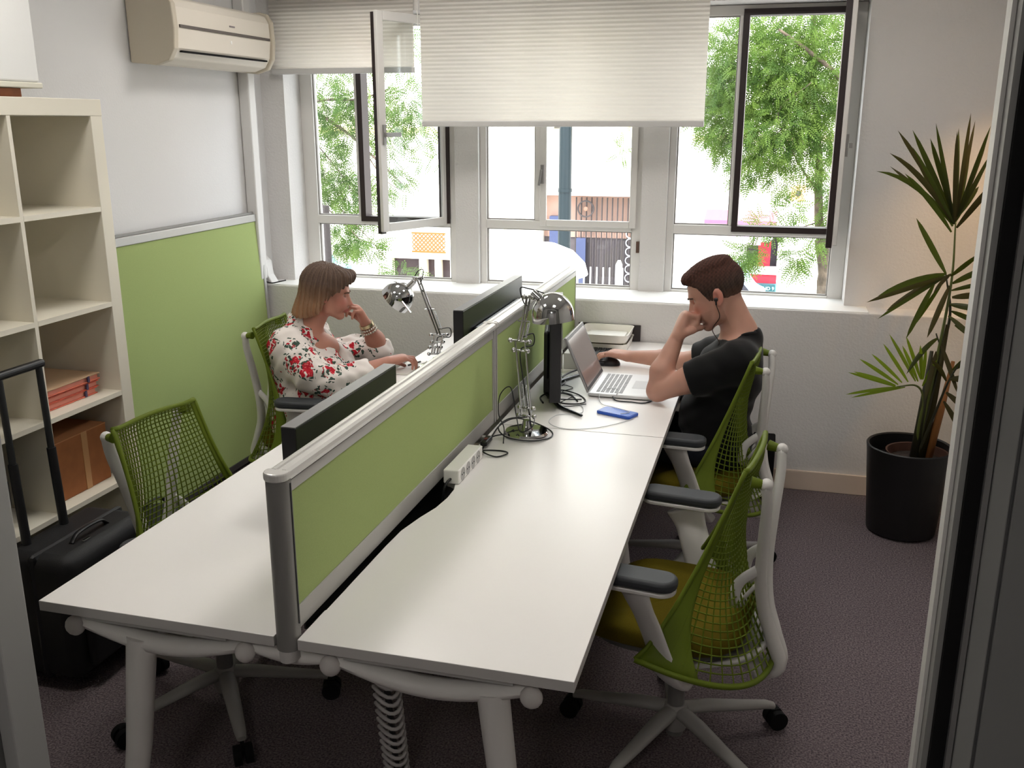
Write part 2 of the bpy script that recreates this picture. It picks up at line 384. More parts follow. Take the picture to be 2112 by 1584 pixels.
cbk = MB(); cbk.tube(bez([(-1.77, 3.06, 2.52), (-1.74, 3.0, 2.60), (-1.72, 2.9, 2.70), (-1.72, 2.9, 2.74)]), .009, 8)
top('condensate_hose', 'thin white hose rising above the air conditioner', 'hose', cbk, M_frame)
cc = MB(); cc.tube(bez([(-1.79, 3.115, .955), (-1.74, 3.118, .945), (-1.70, 3.14, .952), (-1.68, 3.17, .955)]), .0035, 6)
top('black_cable', 'short black cable end on the ledge in the left corner', 'cable', cc, M_black)

gs = thing('leaning_screen', 'large lime green fabric screen leaning on the left wall behind the woman', 'screen', (-1.77, 2.2, 0))
gx0, gx1 = -1.812, -1.778
def lean(mb, y0, y1, z0, z1, a=gx0, b=gx1):
    sh = lambda z: (1.34-z)*.045
    mb.add([(a+sh(z), y, z) if k == 0 else (b+sh(z), y, z) for z in (z0, z1) for y in (y0, y1) for k in (0, 1)], [(0, 2, 3, 1), (4, 5, 7, 6), (0, 1, 5, 4), (1, 3, 7, 5), (3, 2, 6, 7), (2, 0, 4, 6)])
m_ = MB(); lean(m_, 1.43, 3.075, .05, 1.295, -1.806, -1.784); build('fabric_panel', m_, M_fabric, gs)
m_ = MB(); lean(m_, 1.41, 3.10, 1.296, 1.335); lean(m_, 3.076, 3.10, .02, 1.296); lean(m_, 1.41, 1.43, .02, 1.296); build('frame', m_, M_alu, gs, bevel=.004)
m_ = MB(); lean(m_, 1.43, 3.076, .02, .0495); build('bottom_rail', m_, mat('rail_dark', (66, 64, 62), .5), gs)
m_ = MB(); lean(m_, 1.43, 3.08, 1.336, 1.347, -1.800, -1.790); build('top_groove', m_, M_alud, gs)
build('corner_cap', MB().box(-1.800, -1.785, 3.078, 3.096, 1.336, 1.352), M_black, gs)

# ------------------------------------------------------------------ shelf unit
sh = thing('shelf_unit', 'tall cream open cube shelf unit against the left wall', 'shelf', (-1.61, .78, 0))
SX0, SX1 = -1.815, -1.41; SY = [.185, .57, .955, 1.336+.012]
cb = MB()
cb.box(SX0, SX1, .12, 1.402, 1.845, 1.903); build('top_panel', cb, M_cream, sh, bevel=.002)
for a, b in ((.12, .175), (1.340, 1.400)): build('side_panel', MB().box(SX0, SX1, a, b, 0, 1.8445), M_cream, sh, bevel=.002)
build('bottom_panel', MB().box(SX0, SX1, .1755, 1.3395, .06, .118), M_cream, sh, bevel=.002)
build('back_panel', MB().box(SX0-.006, SX0+.002, .1755, 1.3395, .06, 1.844), M_cream, sh)
for a in (.563, .950): build('divider', MB().box(SX0+.003, SX1-.001, a-.008, a+.008, .1185, 1.8445), M_cream, sh)
cols = [(.1755, .5545), (.5715, .9415), (.9585, 1.3395)]
for z in (1.525, 1.172, .825, .475):
    for a, b in cols: build('shelf', MB().box(SX0+.003, SX1-.0005, a, b, z-.018, z), M_cream, sh)
# things on the shelves
t = thing('storage_box', 'big white box sitting on top of the shelf unit', 'box', (-1.60, .85, 1.93))
build('body', MB().box(-1.80, -1.415, .45, 1.115, 1.951, 2.29), mat('box_white', (236, 236, 234), .6), t, bevel=.006)
build('lid', MB().box(-1.806, -1.409, .444, 1.121, 1.932, 1.950), mat('box_rim', (226, 222, 206), .6), t, bevel=.003)
build('lid', MB().box(-1.806, -1.409, .444, 1.121, 2.291, 2.42), MATS['box_white'], t, bevel=.006)
top('wooden_board', 'brown wooden board under the white box on the shelf unit', 'board', MB().box(-1.77, -1.44, .50, 1.055, 1.9035, 1.931), mat('board_brown', (150, 84, 44), .6, var=.15, vscale=20), bevel=.002)
t = thing('black_box', 'small black box alone in the top cell of the shelf unit', 'box', (-1.68, 1.07, 1.53))
build('body', MB().box(-1.74, -1.60, .975, 1.105, 1.526, 1.574), M_black, t, bevel=.004)
build('label', MB().box(-1.5998, -1.599, .985, 1.02, 1.535, 1.56), mat('label_grey', (90, 92, 88), .6), t)
mf = mat('folder_salmon', (214, 116, 92), .6, var=.12, vscale=60); mt = mat('folder_tan', (196, 164, 132), .7)
for k, (z, mm, lb) in enumerate([(.826, mf, 'lowest salmon pink folder of the stack on the shelf unit'), (.852, mat('folder_coral', (196, 84, 62), .6, var=.2, vscale=60), 'coral red folder in the middle of the shelf stack'), (.880, mf, 'tan topped salmon folder uppermost of the shelf stack')]):
    t = thing('folder', lb, 'folder', (-1.6, 1.14, z), group='folders stacked on the shelf unit')
    y0, y1 = 1.000+.004*k, 1.285+.006*k
    build('cover', MB().box(-1.74, -1.475+.004*k, y0, y1, z, z+.004), mm, t, bevel=.001)
    build('cover', MB().box(-1.74, -1.475+.004*k, y0, y1, z+.021, z+.025), mt if k == 2 else mm, t, bevel=.001)
    build('paper', MB().box(-1.735, -1.482+.004*k, y0+.006, y1-.005, z+.0042, z+.0208), mat('paper_pink', (226, 150, 132), .8), t)
    build('strap', MB().box(-1.478+.004*k, -1.472+.004*k, y1-.07, y1-.06, z+.001, z+.024), mat('strap_blue', (70, 60, 90), .6), t)
t = thing('cardboard_box', 'brown taped cardboard box low on the shelf unit', 'box', (-1.58, 1.16, .475))
build('carton', MB().box(-1.76, -1.475, .985, 1.305, .4755, .700), M_card, t, bevel=.003)
build('tape', MB().box(-1.762, -1.4735, 1.165, 1.195, .4757, .7015), mat('tape_tan', (186, 140, 96), .35), t)
build('flap_edge', MB().box(-1.76, -1.4745, .985, 1.305, .6985, .7025), mat('carton_light', (176, 118, 76), .8), t)
t = thing('helmet', 'round black shiny motorcycle helmet low on the shelf unit', 'helmet', (-1.6, .76, .475))
hm = MB(); hm.lathe([(0.001, .235), (.06, .226), (.098, .19), (.118, .13), (.12, .08), (.105, .03), (.09, .0)], (-1.60, .745, .4755), 28); build('shell', hm, mat('helmet_black', (14, 14, 15), .15, coat=.5), t, smooth=180)
hm = MB(); hm.grid(lambda u, v: (-1.60+.124*math.cos(lerp(-.9, .9, u)), .745+.124*math.sin(lerp(-.9, .9, u)), .4755+lerp(.07, .15, v)), 12, 3); build('visor', hm, M_black, t, solid=.004, smooth=180)

# ------------------------------------------------------------------ desks
GX, DX, ZD, TH = .0285, .648, .73, .026
def top_poly(side, y0, y1, cut):
    if cut: pts = [(side*GX, y0), (side*DX, y0), (side*DX, y1), (side*GX, y1)]+[(side*a, b) for a, b in cut[::-1]]
    else: pts = [(side*GX, y0), (side*DX, y0), (side*DX, y1), (side*GX, y1)]
    return pts if side > 0 else pts[::-1]
scal = [(.0285, .135), (.031, .14), (.031, .50), (.034, .60), (.052, .70), (.072, .78), (.080, .86), (.078, .93), (.064, .985), (.040, 1.005), (.0285, 1.008)]
for side, y0, y1, cut, lb in ((1, 0, 1.598, scal, 'bare white worktop at the near right of the desk bench'), (1, 1.602, 3.112, None, 'white worktop at the far right under the laptop'),
                              (-1, 0, 1.598, scal, 'empty white worktop at the near left of the desk bench'), (-1, 1.602, 3.112, None, 'white worktop at the far left in front of the woman')):
    mb = MB().prism(top_poly(side, y0, y1, cut), ZD-TH, ZD)
    t = top('worktop', lb, 'desk', mb, M_white, group='worktops of the desk bench', bevel=.0015)
    t.data.materials.append(M_edge)
    for p in t.data.polygons:
        if abs(p.normal.z) < .5: p.material_index = 1
fr = thing('bench_support', 'white steel bench frame with splayed legs under the worktops', 'desk frame', (0, 1.6, 0))
def arc_beam(x0, x1, y, sag, parent, w=.026, h0=.016, h1=.024):
    n = 14; mb = MB(); vs = []
    for i in range(n+1):
        u = i/n; x = lerp(x0, x1, u); z = .674-sag*math.sin(math.pi*u)
        hh = lerp(h0, h1, math.sin(math.pi*u))
        for j in range(8):
            a = 2*math.pi*j/8; vs.append((x, y+w*math.cos(a), z+hh*math.sin(a)))
    fs = [(i*8+j, i*8+(j+1) % 8, (i+1)*8+(j+1) % 8, (i+1)*8+j) for i in range(n) for j in range(8)]+[tuple(range(8))[::-1], tuple(range(n*8, n*8+8))]
    mb.add(vs, fs); build('end_beam', mb, M_metalw, parent, smooth=60)
for y in (.045, 1.60, 3.06):
    arc_beam(-.572, -.117, y, .040, fr); arc_beam(-.117, .094, y, .014, fr, .022, .014, .018); arc_beam(.094, .553, y, .040, fr)
    if y < 1:
        for a, b in ((-.535, -.16), (.13, .515)): build('beam_plate', MB().box(a, b, y-.03, y-.004, .688, .7035), M_alu, fr)
for x in (-.39, -.117, .094, .40): build('long_beam', MB().cyl((x, .06, .676), (x, 3.08, .676), .018, n=14), M_metalw, fr, smooth=60)
for x in (-.572, -.117, .094, .553):
    build('beam_cap', MB().ball((x, .022, .664), .025, 16, (1, .8, 1)), mat('cap_grey', (196, 192, 188), .5), fr, smooth=180)
for sx, x in ((-1, -.41), (1, .46)):
    for y in (.05, 1.60, 3.04):
        dy = -.035 if y < 1 else (.035 if y > 2 else 0)
        build('leg', MB().tube([(x, y, .650), (x+sx*.035, y+dy*.3, .35), (x+sx*.09, y+dy, .0)], [.036, .031, .022], 18), M_metalw, fr, smooth=60)
# cable tray in the gap and hanging spiral
ct = MB(); ct.box(-.09, .09, .25, 1.45, .60, .605); ct.box(-.09, -.085, .25, 1.45, .605, .66); ct.box(.085, .09, .25, 1.45, .605, .66)
build('cable_tray', ct, mat('tray_dark', (48, 46, 46), .6), fr)
sp = thing('cable_spine', 'translucent white spiral cable spine hanging under the desk', 'cable spine', (.09, .36, 0))
M_sp = mat('spiral_plastic', (176, 172, 170), .4)
for k in range(17):
    z = .018+k*.036; y = .50-.0*z; x = .03+.09*(z/.6); y = .52-.28*(z/.6)
    mb = MB(); pts = [(x+sx_*.034*1, y+sy_, z+dz) for sx_, sy_, dz in [(math.cos(a), .030*math.sin(a), .010*math.sin(2*a)) for a in np.linspace(0, 2*math.pi, 17)]]
    mb.tube(pts, .0055, 6, caps=False); build('ring', mb, M_sp, sp, smooth=180)
build('core', MB().tube([(.03, .52, .005), (.12, .24, .62)], .009, 8), M_black, sp)

# ------------------------------------------------------------------ divider screens
def screen(y0, y1, lb):
    t = thing('desk_divider', lb, 'divider', (0, (y0+y1)/2, ZD-.03), group='lime green desk dividers')
    zt, zb = 1.117, ZD+.0045
    build('fabric_panel', MB().box(-.0125, .0125, y0+.040, y1-.012, zb+.055, zt-.056), M_fabric, t)
    pf = mat('frame_pale', (178, 176, 172), .42, metal=.25)
    m = MB(); m.box(-.0155, .0155, y0+.028, y0+.0395, zb, zt-.030); m.box(-.0155, .0155, y1-.0115, y1-.002, zb, zt-.030)
    m.box(-.0155, .0155, y0+.0395, y1-.0115, zb, zb+.0545); m.box(-.0155, .0155, y0+.0395, y1-.0115, zt-.0555, zt-.030); build('frame', m, pf, t, bevel=.0015)
    build('rail_shadow_gap', MB().box(-.012, .012, y0+.02, y1-.002, zt-.0298, zt-.022), mat('gap_grey', (72, 72, 74), .6), t)
    prof = [(-.024, zt-.0215), (-.026, zt-.012), (-.024, zt-.004), (-.016, zt), (-.0075, zt), (-.006, zt-.004), (.006, zt-.004), (.0075, zt), (.016, zt), (.024, zt-.004), (.026, zt-.012), (.024, zt-.0215)]
    build('top_rail', MB().prism(prof, y0+.024, y1-.002, 'y'), mat('rail_white', (214, 212, 208), .3, metal=.2), t)
    return t
s1 = screen(.0, 1.5895, 'near lime green desk divider with grey end post')
s2_ = screen(1.600, 3.108, 'far lime green desk divider reaching the window wall')
pp = [(.0255*math.cos(a), .012+.022*math.sin(a)) for a in np.linspace(math.pi, 2*math.pi, 12)]+[(.0255, .026), (-.0255, .026)]
build('end_post', MB().prism(pp, .700, 1.098, 'z'), M_alud, s1, smooth=35)
build('end_post_seam', MB().box(.0256, .0275, .018, .0215, .76, 1.09), mat('seam_dark', (50, 50, 52), .6), s1)
cp = [(.028*math.cos(a), .012+.026*math.sin(a)) for a in np.linspace(math.pi, 2*math.pi, 14)]+[(.028, .0235), (-.028, .0235)]
build('end_cap', MB().prism(cp, 1.0985, 1.118, 'z'), MATS['rail_white'], s1, bevel=.004)
build('post_foot', MB().prism([(x*.8, y) for x, y in pp], .672, .6995, 'z'), M_edge, s1, smooth=35)
build('joint_post', MB().box(-.018, .018, 1.5925, 1.6045, .735, 1.095), M_alu, s2_, bevel=.002)
build('joint_cap', MB().box(-.027, .027, 1.590, 1.606, 1.096, 1.1195), MATS['rail_white'], s2_, bevel=.005)

# ------------------------------------------------------------------ office chairs (local frame: faces +x)
def back_pt(u, v):
    """u -1..1 across, v 0 (bottom ring) .. 1 (top)"""
    a = abs(u); th = u*math.pi/2
    bot = Vector((-.272+.322*a**2.4, .322*math.sin(th), .352+.098*a**2))
    tp = Vector((-.195+.012*a*a, .172*u, .962-.012*a*a+.012*a**6))
    # profile between: the flanks swing in quickly, the middle bulges forward at the lumbar
    x = lerp(bot.x, tp.x, v**(1-.25*a)) + .070*math.sin(math.pi*min(1, v*1.05))*(1-a*a)*1.0 - .0*v
    y = lerp(bot.y, tp.y, v**.75) - u*.03*math.sin(math.pi*v)
    z = lerp(bot.z, tp.z, v)
    return Vector((x, y, z))
def make_chair():
    t = thing('office_chair', 'x', 'chair')
    K = dict(world=False)
    # base
    build('base_hub', MB().lathe([(.034, .05), (.040, .07), (.040, .115), (.030, .135)], n=20), mat('base_grey', (150, 147, 143), .5), t, smooth=40, **K)
    bl = MB().tube([(.03, 0, .112), (.10, 0, .108), (.20, 0, .094), (.30, 0, .082), (.325, 0, .074)], [.026, .026, .022, .018, .014], 12, flat=.72)
    cs = MB(); cs.cyl((.335, -.027, .030), (.335, -.006, .030), .030, n=20); cs.cyl((.335, .006, .030), (.335, .027, .030), .030, n=20); cs.box(.318, .345, -.006, .006, .03, .062)
    leg0 = build('leg', bl, MATS['base_grey'], t, smooth=60, **K); cas0 = build('caster', cs, M_blackm, leg0, smooth=40, **K)
    for k in range(5):
        if k:
            l = leg0.copy(); COL.objects.link(l); l.parent = t; c = cas0.copy(); COL.objects.link(c); c.parent = l
        else: l = leg0
        l.rotation_euler = (0, 0, math.radians(35-180+72*k))
    build('gas_column', MB().lathe([(.026, .03), (.026, .23), (.015, .232), (.015, .37)], n=18), mat('column_grey', (110, 108, 106), .4), t, smooth=40, **K)
    m = MB(); m.prism(rrect(-.13, .10, -.085, .085, .03), .345, .405); build('tilt_mechanism', m, M_metalw, t, bevel=.008, **K)
    # yoke under the back: a white bowl band
    yk = MB(); yk.grid(lambda u, v: (lambda a: Vector((-.02-lerp(.235, .10, v)*math.cos(a), lerp(.225, .13, v)*math.sin(a), lerp(.405, .335, v))))(lerp(-1.5, 1.5, u)), 20, 4)
    build('yoke', yk, M_metalw, t, solid=.014, smooth=180, **K)
    # seat
    pts = []
    for k in range(40):
        a = 2*math.pi*k/40; c_, s_ = math.cos(a), math.sin(a)
        pts.append((.030+.235*math.copysign(abs(c_)**.62, c_), .245*math.copysign(abs(s_)**.62, s_)))
    sm_ = MB(); rings = [(.90, .430), (.985, .438), (1.0, .455), (.985, .474), (.93, .484), (.6, .482), (.0001, .478)]
    vs = [(.030+(x-.030)*r, y*r, z-.03*max(0, (x-.14)/.12)**2) for r, z in rings for x, y in pts]
    sm_.add(vs, [(i*40+j, i*40+(j+1) % 40, (i+1)*40+(j+1) % 40, (i+1)*40+j) for i in range(len(rings)-1) for j in range(40)]+[tuple(range(40))[::-1]])
    build('seat', sm_, M_olive, t, smooth=70, **K)
    build('seat_pan', MB().prism([(x*.88+.003, y*.88) for x, y in pts], .408, .429), mat('seat_pan_grey', (90, 88, 84), .6), t, **K)
    # arms
    for s in (-1, 1):
        path = [(-.030, s*.150, .335), (-.028, s*.210, .345), (-.022, s*.256, .385), (-.005, s*.272, .45), (.025, s*.286, .54), (.048, s*.299, .60), (.066, s*.300, .642)]
        P = bez(path, 5); n = len(P)
        am = MB(); am.tube(P, [lerp(.058, .048, min(1, i/(n*.55))) if i < n*.75 else lerp(.048, .062, (i/n-.75)/.25) for i in range(n)], 14, flat=.30, up=(0, 1, 0.2))
        build('arm_support', am, M_metalw, t, smooth=180, **K)
        pl = [(x, s*.300+y) for x, y in rrect(-.050, .205, -.044, .044, .042, 6)]
        build('arm_plate', MB().prism([(x*.97+.002, y) for x, y in pl], .650, .662), M_metalw, t, bevel=.003, **K)
        build('arm_pad', MB().prism(pl, .6625, .692), M_pad, t, bevel=.010, bseg=3, smooth=50, **K)
    # suspended back: lattice, solid flanks, rim
    nu, nv = 23, 34
    vv = lambda j: (j/nv)**1.25
    def warp(u):  # strands crowd towards the flanks
        x = 2*u-1; return math.copysign(abs(x)**.92, x)
    lm = MB(); lm.grid(lambda u, v: back_pt(warp(u)*.90, .008+.985*(1-(1-v)**1.22)), nu, nv)
    build('back_lattice', lm, M_green, t, wire=.0060, **K)
    for s in (-1, 1):
        fm = MB(); fm.grid(lambda u, v: back_pt(s*lerp(1.0, .905-.17*(1-v)**5, u), v), 5, 26)
        build('back_flank', fm, M_green, t, solid=.005, smooth=180, **K)
    rim = MB()
    rim.tube([back_pt(u, 0) for u in np.linspace(-1, 1, 33)], .0085, 8); rim.tube([back_pt(u, 1) for u in np.linspace(-1, 1, 17)], .008, 8)
    for s in (-1, 1): rim.tube([back_pt(s, v) for v in np.linspace(0, 1, 21)], .0065, 8)
    build('back_rim', rim, M_green, t, smooth=180, **K)
    # Y tower
    for s in (-1, 1):
        P = bez([(-.225, s*.012, .300), (-.290, s*.016, .335), (-.268, s*.024, .42), (-.240, s*.036, .51), (-.228, s*.066, .62), (-.232, s*.100, .75), (-.238, s*.134, .86), (-.235, s*.150, .925)], 6)
        n = len(P); tw = MB(); tw.tube(P, [lerp(.029, .017, i/(n-1)) for i in range(n)], 12, flat=.75, up=(1, 0, 0))
        tw.ball(P[-1], 0.0175, 14); build('tower_arm', tw, M_metalw, t, smooth=180, **K)
        build('corner_mount', MB().cyl((-.235, s*.150, .925), (-.196, s*.158, .930), .010, .016, 12), M_green, t, smooth=50, **K)
    st = MB(); st.tube(bez([(-.10, 0, .362), (-.17, 0, .342), (-.23, 0, .318), (-.275, 0, .325)], 6), [.036]*6+[.036]*6+[.034]*7, 14, flat=.7); build('tower_stem', st, M_metalw, t, smooth=180, **K)
    lp = MB(); lp.tube(bez([(-.232, -.078, .66), (-.175, -.095, .61), (-.165, -.085, .54), (-.178, .0, .515), (-.165, .085, .54), (-.175, .095, .61), (-.232, .078, .66)], 6), .010, 8, flat=1.5)
    lp.tube([(-.172, -.05, .525), (-.222, -.05, .60)], .006, 6); lp.tube([(-.172, .05, .525), (-.222, .05, .60)], .006, 6)
    build('lumbar_support', lp, M_metalw, t, smooth=180, **K)
    build('tension_knob', MB().cyl((-.04, -.088, .375), (-.04, -.135, .375), .012, n=12), M_metalw, t, smooth=40, **K)
    build('height_lever', MB().cyl((.02, .088, .375), (.02, .20, .380), .007, n=10), M_metalw, t, smooth=40, **K)
    return t
def copy_tree(o, parent=None):
    c = o.copy(); COL.objects.link(c); c.parent = parent
    for ch in o.children: copy_tree(ch, c)
    return c
chairA = make_chair()
GRP = 'lime mesh office chairs at the bench'
def place(c, x, y, rz, lb): c.location = (x, y, 0); c.rotation_euler = (0, 0, rz); c['label'] = lb; c['group'] = GRP; ORG[c.name] = Vector((x, y, 0))
place(chairA, .790, .885, math.pi-.13, 'nearest green mesh office chair, empty, on the right side of the bench')
cB = copy_tree(chairA); place(cB, .762, 2.05, math.pi-.07, 'green mesh office chair carrying the man in black')
cC = copy_tree(chairA); place(cC, -.995, 2.10, .10, 'green mesh office chair carrying the woman in the floral blouse')
cD = copy_tree(chairA); place(cD, -.635, .705, -.14, 'empty green mesh office chair tucked in at the left, by the shelves')

for ch in cD.children:
    if ch.name.startswith('leg'): ch.rotation_euler = (0, 0, ch.rotation_euler.z+math.radians(30))

# ------------------------------------------------------------------ monitors
M_screen = mat('screen_glass', (10, 10, 14), .12, spec=.5)
M_back = mat('monitor_back', (18, 17, 22), .35)
def monitor(lb, x, y0, y1, zb, zt, face, tilt=0, foot=1.0, rz=0):
    t = thing('monitor', lb, 'monitor', (x, (y0+y1)/2, ZD), group='black computer monitors on the bench'); f = face
    R = Matrix.Rotation(tilt*f, 3, 'Y'); c = (x, (y0+y1)/2, zb)
    build('housing', MB().box(x-.022, x+.022, y0, y1, zb, zt, R, c), M_back, t, bevel=.003)
    build('screen', MB().box(x+f*.0225, x+f*.0235, y0+.014, y1-.014, zb+.014, zt-.014, R, c), M_screen, t)
    build('top_edge', MB().box(x-.021, x+.021, y0+.001, y1-.001, zt+.0003, zt+.003, R, c), mat('monitor_lit_edge', (126, 124, 124), .4), t)  # paler strip on the black housing: light on the top edge, painted
    build('rear_bulge', MB().box(x-f*.0225, x-f*.048, y0+.12, y1-.12, zb+.06, zt-.09, R, c), M_back, t, bevel=.012)
    ym = (y0+y1)/2
    build('neck', MB().box(x-.016-f*.035, x+.010-f*.035, ym-.03, ym+.03, ZD+.012, zb+.12), M_black, t, bevel=.004)
    ft = MB()
    for s in (-1, 1): ft.tube([(x-f*.04, ym+s*.01, ZD+.010), (x+f*.02, ym+s*.10*foot, ZD+.008), (x+f*.105, ym+s*.155*foot, ZD+.0065)], [.012, .010, .0065], 10, flat=.7)
    build('foot', ft, mat('foot_gloss', (16, 16, 18), .15), t, smooth=60)
    t.rotation_euler = (0, 0, rz)
    return t
monitor('black monitor on the empty near left worktop, behind the near divider', -.225, .475, 1.180, .785, 1.046, -1)
monitor('black monitor on the far left worktop facing the woman', -.235, 1.93, 2.88, .80, 1.085, -1)
mo = monitor('thin black monitor seen edge on beside the chrome lamp on the right', .150, 1.80, 2.29, .765, 1.115, 1, foot=2.0, rz=.20)

# ------------------------------------------------------------------ laptop
lt = thing('laptop', 'open silver laptop in front of the man in black', 'laptop', (.42, 2.2, ZD))
M_lap = mat('laptop_silver', (226, 226, 226), .35, metal=.25)
build('base', MB().prism([(.285, 2.045), (.545, 2.045), (.545, 2.400), (.285, 2.400)], ZD+.004, ZD+.017), M_lap, lt, bevel=.005)
build('trackpad', MB().box(.450, .530, 2.165, 2.285, ZD+.0171, ZD+.0176), mat('trackpad_grey', (200, 200, 200), .4), lt)
M_key = mat('key_white', (170, 170, 172), .5)
keys = MB()
for r in range(6):
    for c in range(14):
        kx = .315+.019*r; ky = 2.075+c*.0215
        keys.box(kx, kx+.0135, ky, ky+.016, ZD+.0172, ZD+.0186)
build('keyboard', keys, M_key, lt); bpy.data.objects['keyboard']['kind'] = 'stuff'
lidR = Matrix.Rotation(-.42, 3, 'Y'); hc = (.285, 2.22, ZD+.018)
build('lid', MB().box(.280, .288, 2.045, 2.400, ZD+.018, ZD+.262, lidR, hc), mat('lid_silver', (176, 174, 172), .4, metal=.3), lt, bevel=.002)
build('bezel', MB().box(.2882, .2888, 2.049, 2.396, ZD+.022, ZD+.258, lidR, hc), M_black, lt)
build('screen', MB().box(.2889, .2893, 2.060, 2.385, ZD+.036, ZD+.246, lidR, hc), mat('laptop_screen', (58, 46, 44), .12, emit=((.25, .2, .18), .25)), lt)

# ------------------------------------------------------------------ phones, mice, tray, power strip
def flatbox(mb, c, ax, L_, W_, z0, z1, r=.01):
    R = rotz(ax); pts = [(R @ Vector((x, y, 0))) for x, y in rrect(-L_/2, L_/2, -W_/2, W_/2, r)]
    return mb.prism([(p.x+c[0], p.y+c[1]) for p in pts], z0, z1)
t = thing('smartphone', 'blue smartphone lying on the right worktop', 'phone', (.445, 1.84, ZD))
build('body', flatbox(MB(), (.442, 1.835), math.radians(-22), .150, .078, ZD+.0008, ZD+.011, .012), mat('phone_blue', (32, 84, 190), .35), t, bevel=.002)
build('back_plate', flatbox(MB(), (.442, 1.835), math.radians(-22), .140, .068, ZD+.0111, ZD+.0122, .010), mat('phone_blue_light', (58, 108, 205), .3), t)
t = thing('computer_mouse', 'black computer mouse under the right hand of the man', 'mouse', (.275, 2.60, ZD))
m = MB().lathe([(1, .001), (1.0, .010), (.93, .018), (.75, .027), (.45, .034), (.001, .036)], (0, 0, 0), 28); m.v = [(.275+v[0]*.058, 2.60+v[1]*.034, ZD+v[2]) for v in m.v]
build('shell', m, mat('mouse_black', (22, 22, 24), .35), t, smooth=60)
build('wheel', MB().cyl((.236, 2.597, ZD+.028), (.236, 2.603, ZD+.028), .007, n=12), M_pad, t)

t = thing('keyboard', 'black keyboard half hidden behind the laptop lid', 'keyboard', (.21, 2.78, ZD))
build('body', MB().box(.13, .265, 2.56, 2.86, ZD+.001, ZD+.018), M_black, t, bevel=.004)
kk = MB()
for r in range(5):
    for c in range(12): kk.box(.142+r*.023, .160+r*.023, 2.572+c*.0235, 2.591+c*.0235, ZD+.0182, ZD+.022)
o = build('keys', kk, mat('key_black', (34, 34, 36), .5), t); o['kind'] = 'stuff'
for k, (z, lb) in enumerate([(.001, 'lower white plastic letter tray by the window wall'), (.045, 'upper white plastic letter tray stacked by the window wall')]):
    t = thing('letter_tray', lb, 'tray', (.20, 2.98, ZD+z), group='stacked white letter trays')
    def TR(sc, dz, z=z): return [(x, y) for x, y in rrect(.20-.125*sc, .20+.125*sc, 2.975-.135*sc, 2.975+.135*sc, .035)]
    m = MB(); n = len(TR(1, 0)); rr = [(.90, .002), (.93, .0), (1.0, .040), (1.02, .041), (.985, .040), (.90, .006)]
    vs = [(x, y, ZD+z+dz) for sc, dz in rr for x, y in TR(sc, dz)]
    m.add(vs, [(i*n+j, i*n+(j+1) % n, (i+1)*n+(j+1) % n, (i+1)*n+j) for i in range(len(rr)-1) for j in range(n)]+[tuple(range((len(rr)-1)*n, len(rr)*n)), tuple(range(n))[::-1]])
    build('body', m, mat('tray_white', (238, 234, 226), .35), t, smooth=40)
    if k == 0: build('paper', MB().box(.10, .30, 2.87, 3.08, ZD+z+.008, ZD+z+.030), mat('paper_cream', (232, 222, 196), .8), t)
    else: build('paper', MB().box(.105, .295, 2.868, 3.075, ZD+z+.008, ZD+z+.014), mat('paper_white', (240, 238, 232), .8), t)
top('black_folder', 'dark upright folder between the letter trays and the window wall', 'folder', MB().box(.03, .355, 3.118, 3.127, ZD+.002, ZD+.085), mat('folder_dark', (52, 46, 46), .6), bevel=.002)
top('small_white_box', 'small white box on the right worktop behind the laptop lid', 'box', MB().box(.09, .165, 2.47, 2.56, ZD+.0008, ZD+.075), mat('small_box', (206, 204, 200), .6), bevel=.003)

ps = thing('power_strip', 'white power strip with four sockets against the near divider', 'power strip', (.052, 1.10, ZD))
psR = rotz(-.02)
build('body', MB().box(.030, .082, .968, 1.222, ZD+.0008, ZD+.046), mat('strip_white', (236, 234, 230), .4), ps, bevel=.004)
for k in range(4):
    cy = 1.008+k*.054; R = Matrix.Rotation(math.pi/2, 3, 'Y')
    so = build('socket', MB().lathe([(.0215, 0), (.0215, .0008), (.0175, .0006), (.016, -.0002)], (.0822, cy, ZD+.023), 20, R), mat('socket_grey', (176, 174, 172), .5), ps, smooth=50)
    build('hole', MB().cyl((.0818, cy-.008, ZD+.023), (.0834, cy-.008, ZD+.023), .0026, n=8), M_black, so); build('hole', MB().cyl((.0818, cy+.008, ZD+.023), (.0834, cy+.008, ZD+.023), .0026, n=8), M_black, so)
cbx = MB(); cbx.tube(bez([(.055, .966, ZD+.018), (.052, .945, ZD+.016), (.046, .930, ZD-.004), (.040, .925, ZD-.05), (.03, .90, ZD-.12)]), .0042, 8); build('cord', cbx, M_black, ps, smooth=180)

def cable(name, label, pts, m=M_black, r=.0028, group='loose cables on the right worktop', n=8):
    return top(name, label, 'cable', MB().tube(bez(pts, n), r, 6), m, group=group, smooth=180)
Z = ZD+.0035
cable('cable', 'black looped cable with an inline switch beside the power strip', [(.078, 1.225, ZD+.012), (.060, 1.285, Z), (.12, 1.300, Z), (.155, 1.275, Z+.003), (.125, 1.238, Z), (.075, 1.255, Z+.006), (.055, 1.32, Z), (.062, 1.40, Z+.012), (.10, 1.455, Z+.010), (.125, 1.47, ZD+.026)])
sw = thing('cord_switch', 'small black cord switch by the power strip', 'switch', (.06, 1.36, ZD))
build('body', MB().box(.045, .070, 1.31, 1.385, ZD+.0095, ZD+.027), M_black, sw, bevel=.005)
build('button', MB().box(.052, .063, 1.335, 1.352, ZD+.0272, ZD+.029), mat('switch_red', (120, 50, 40), .5), sw)
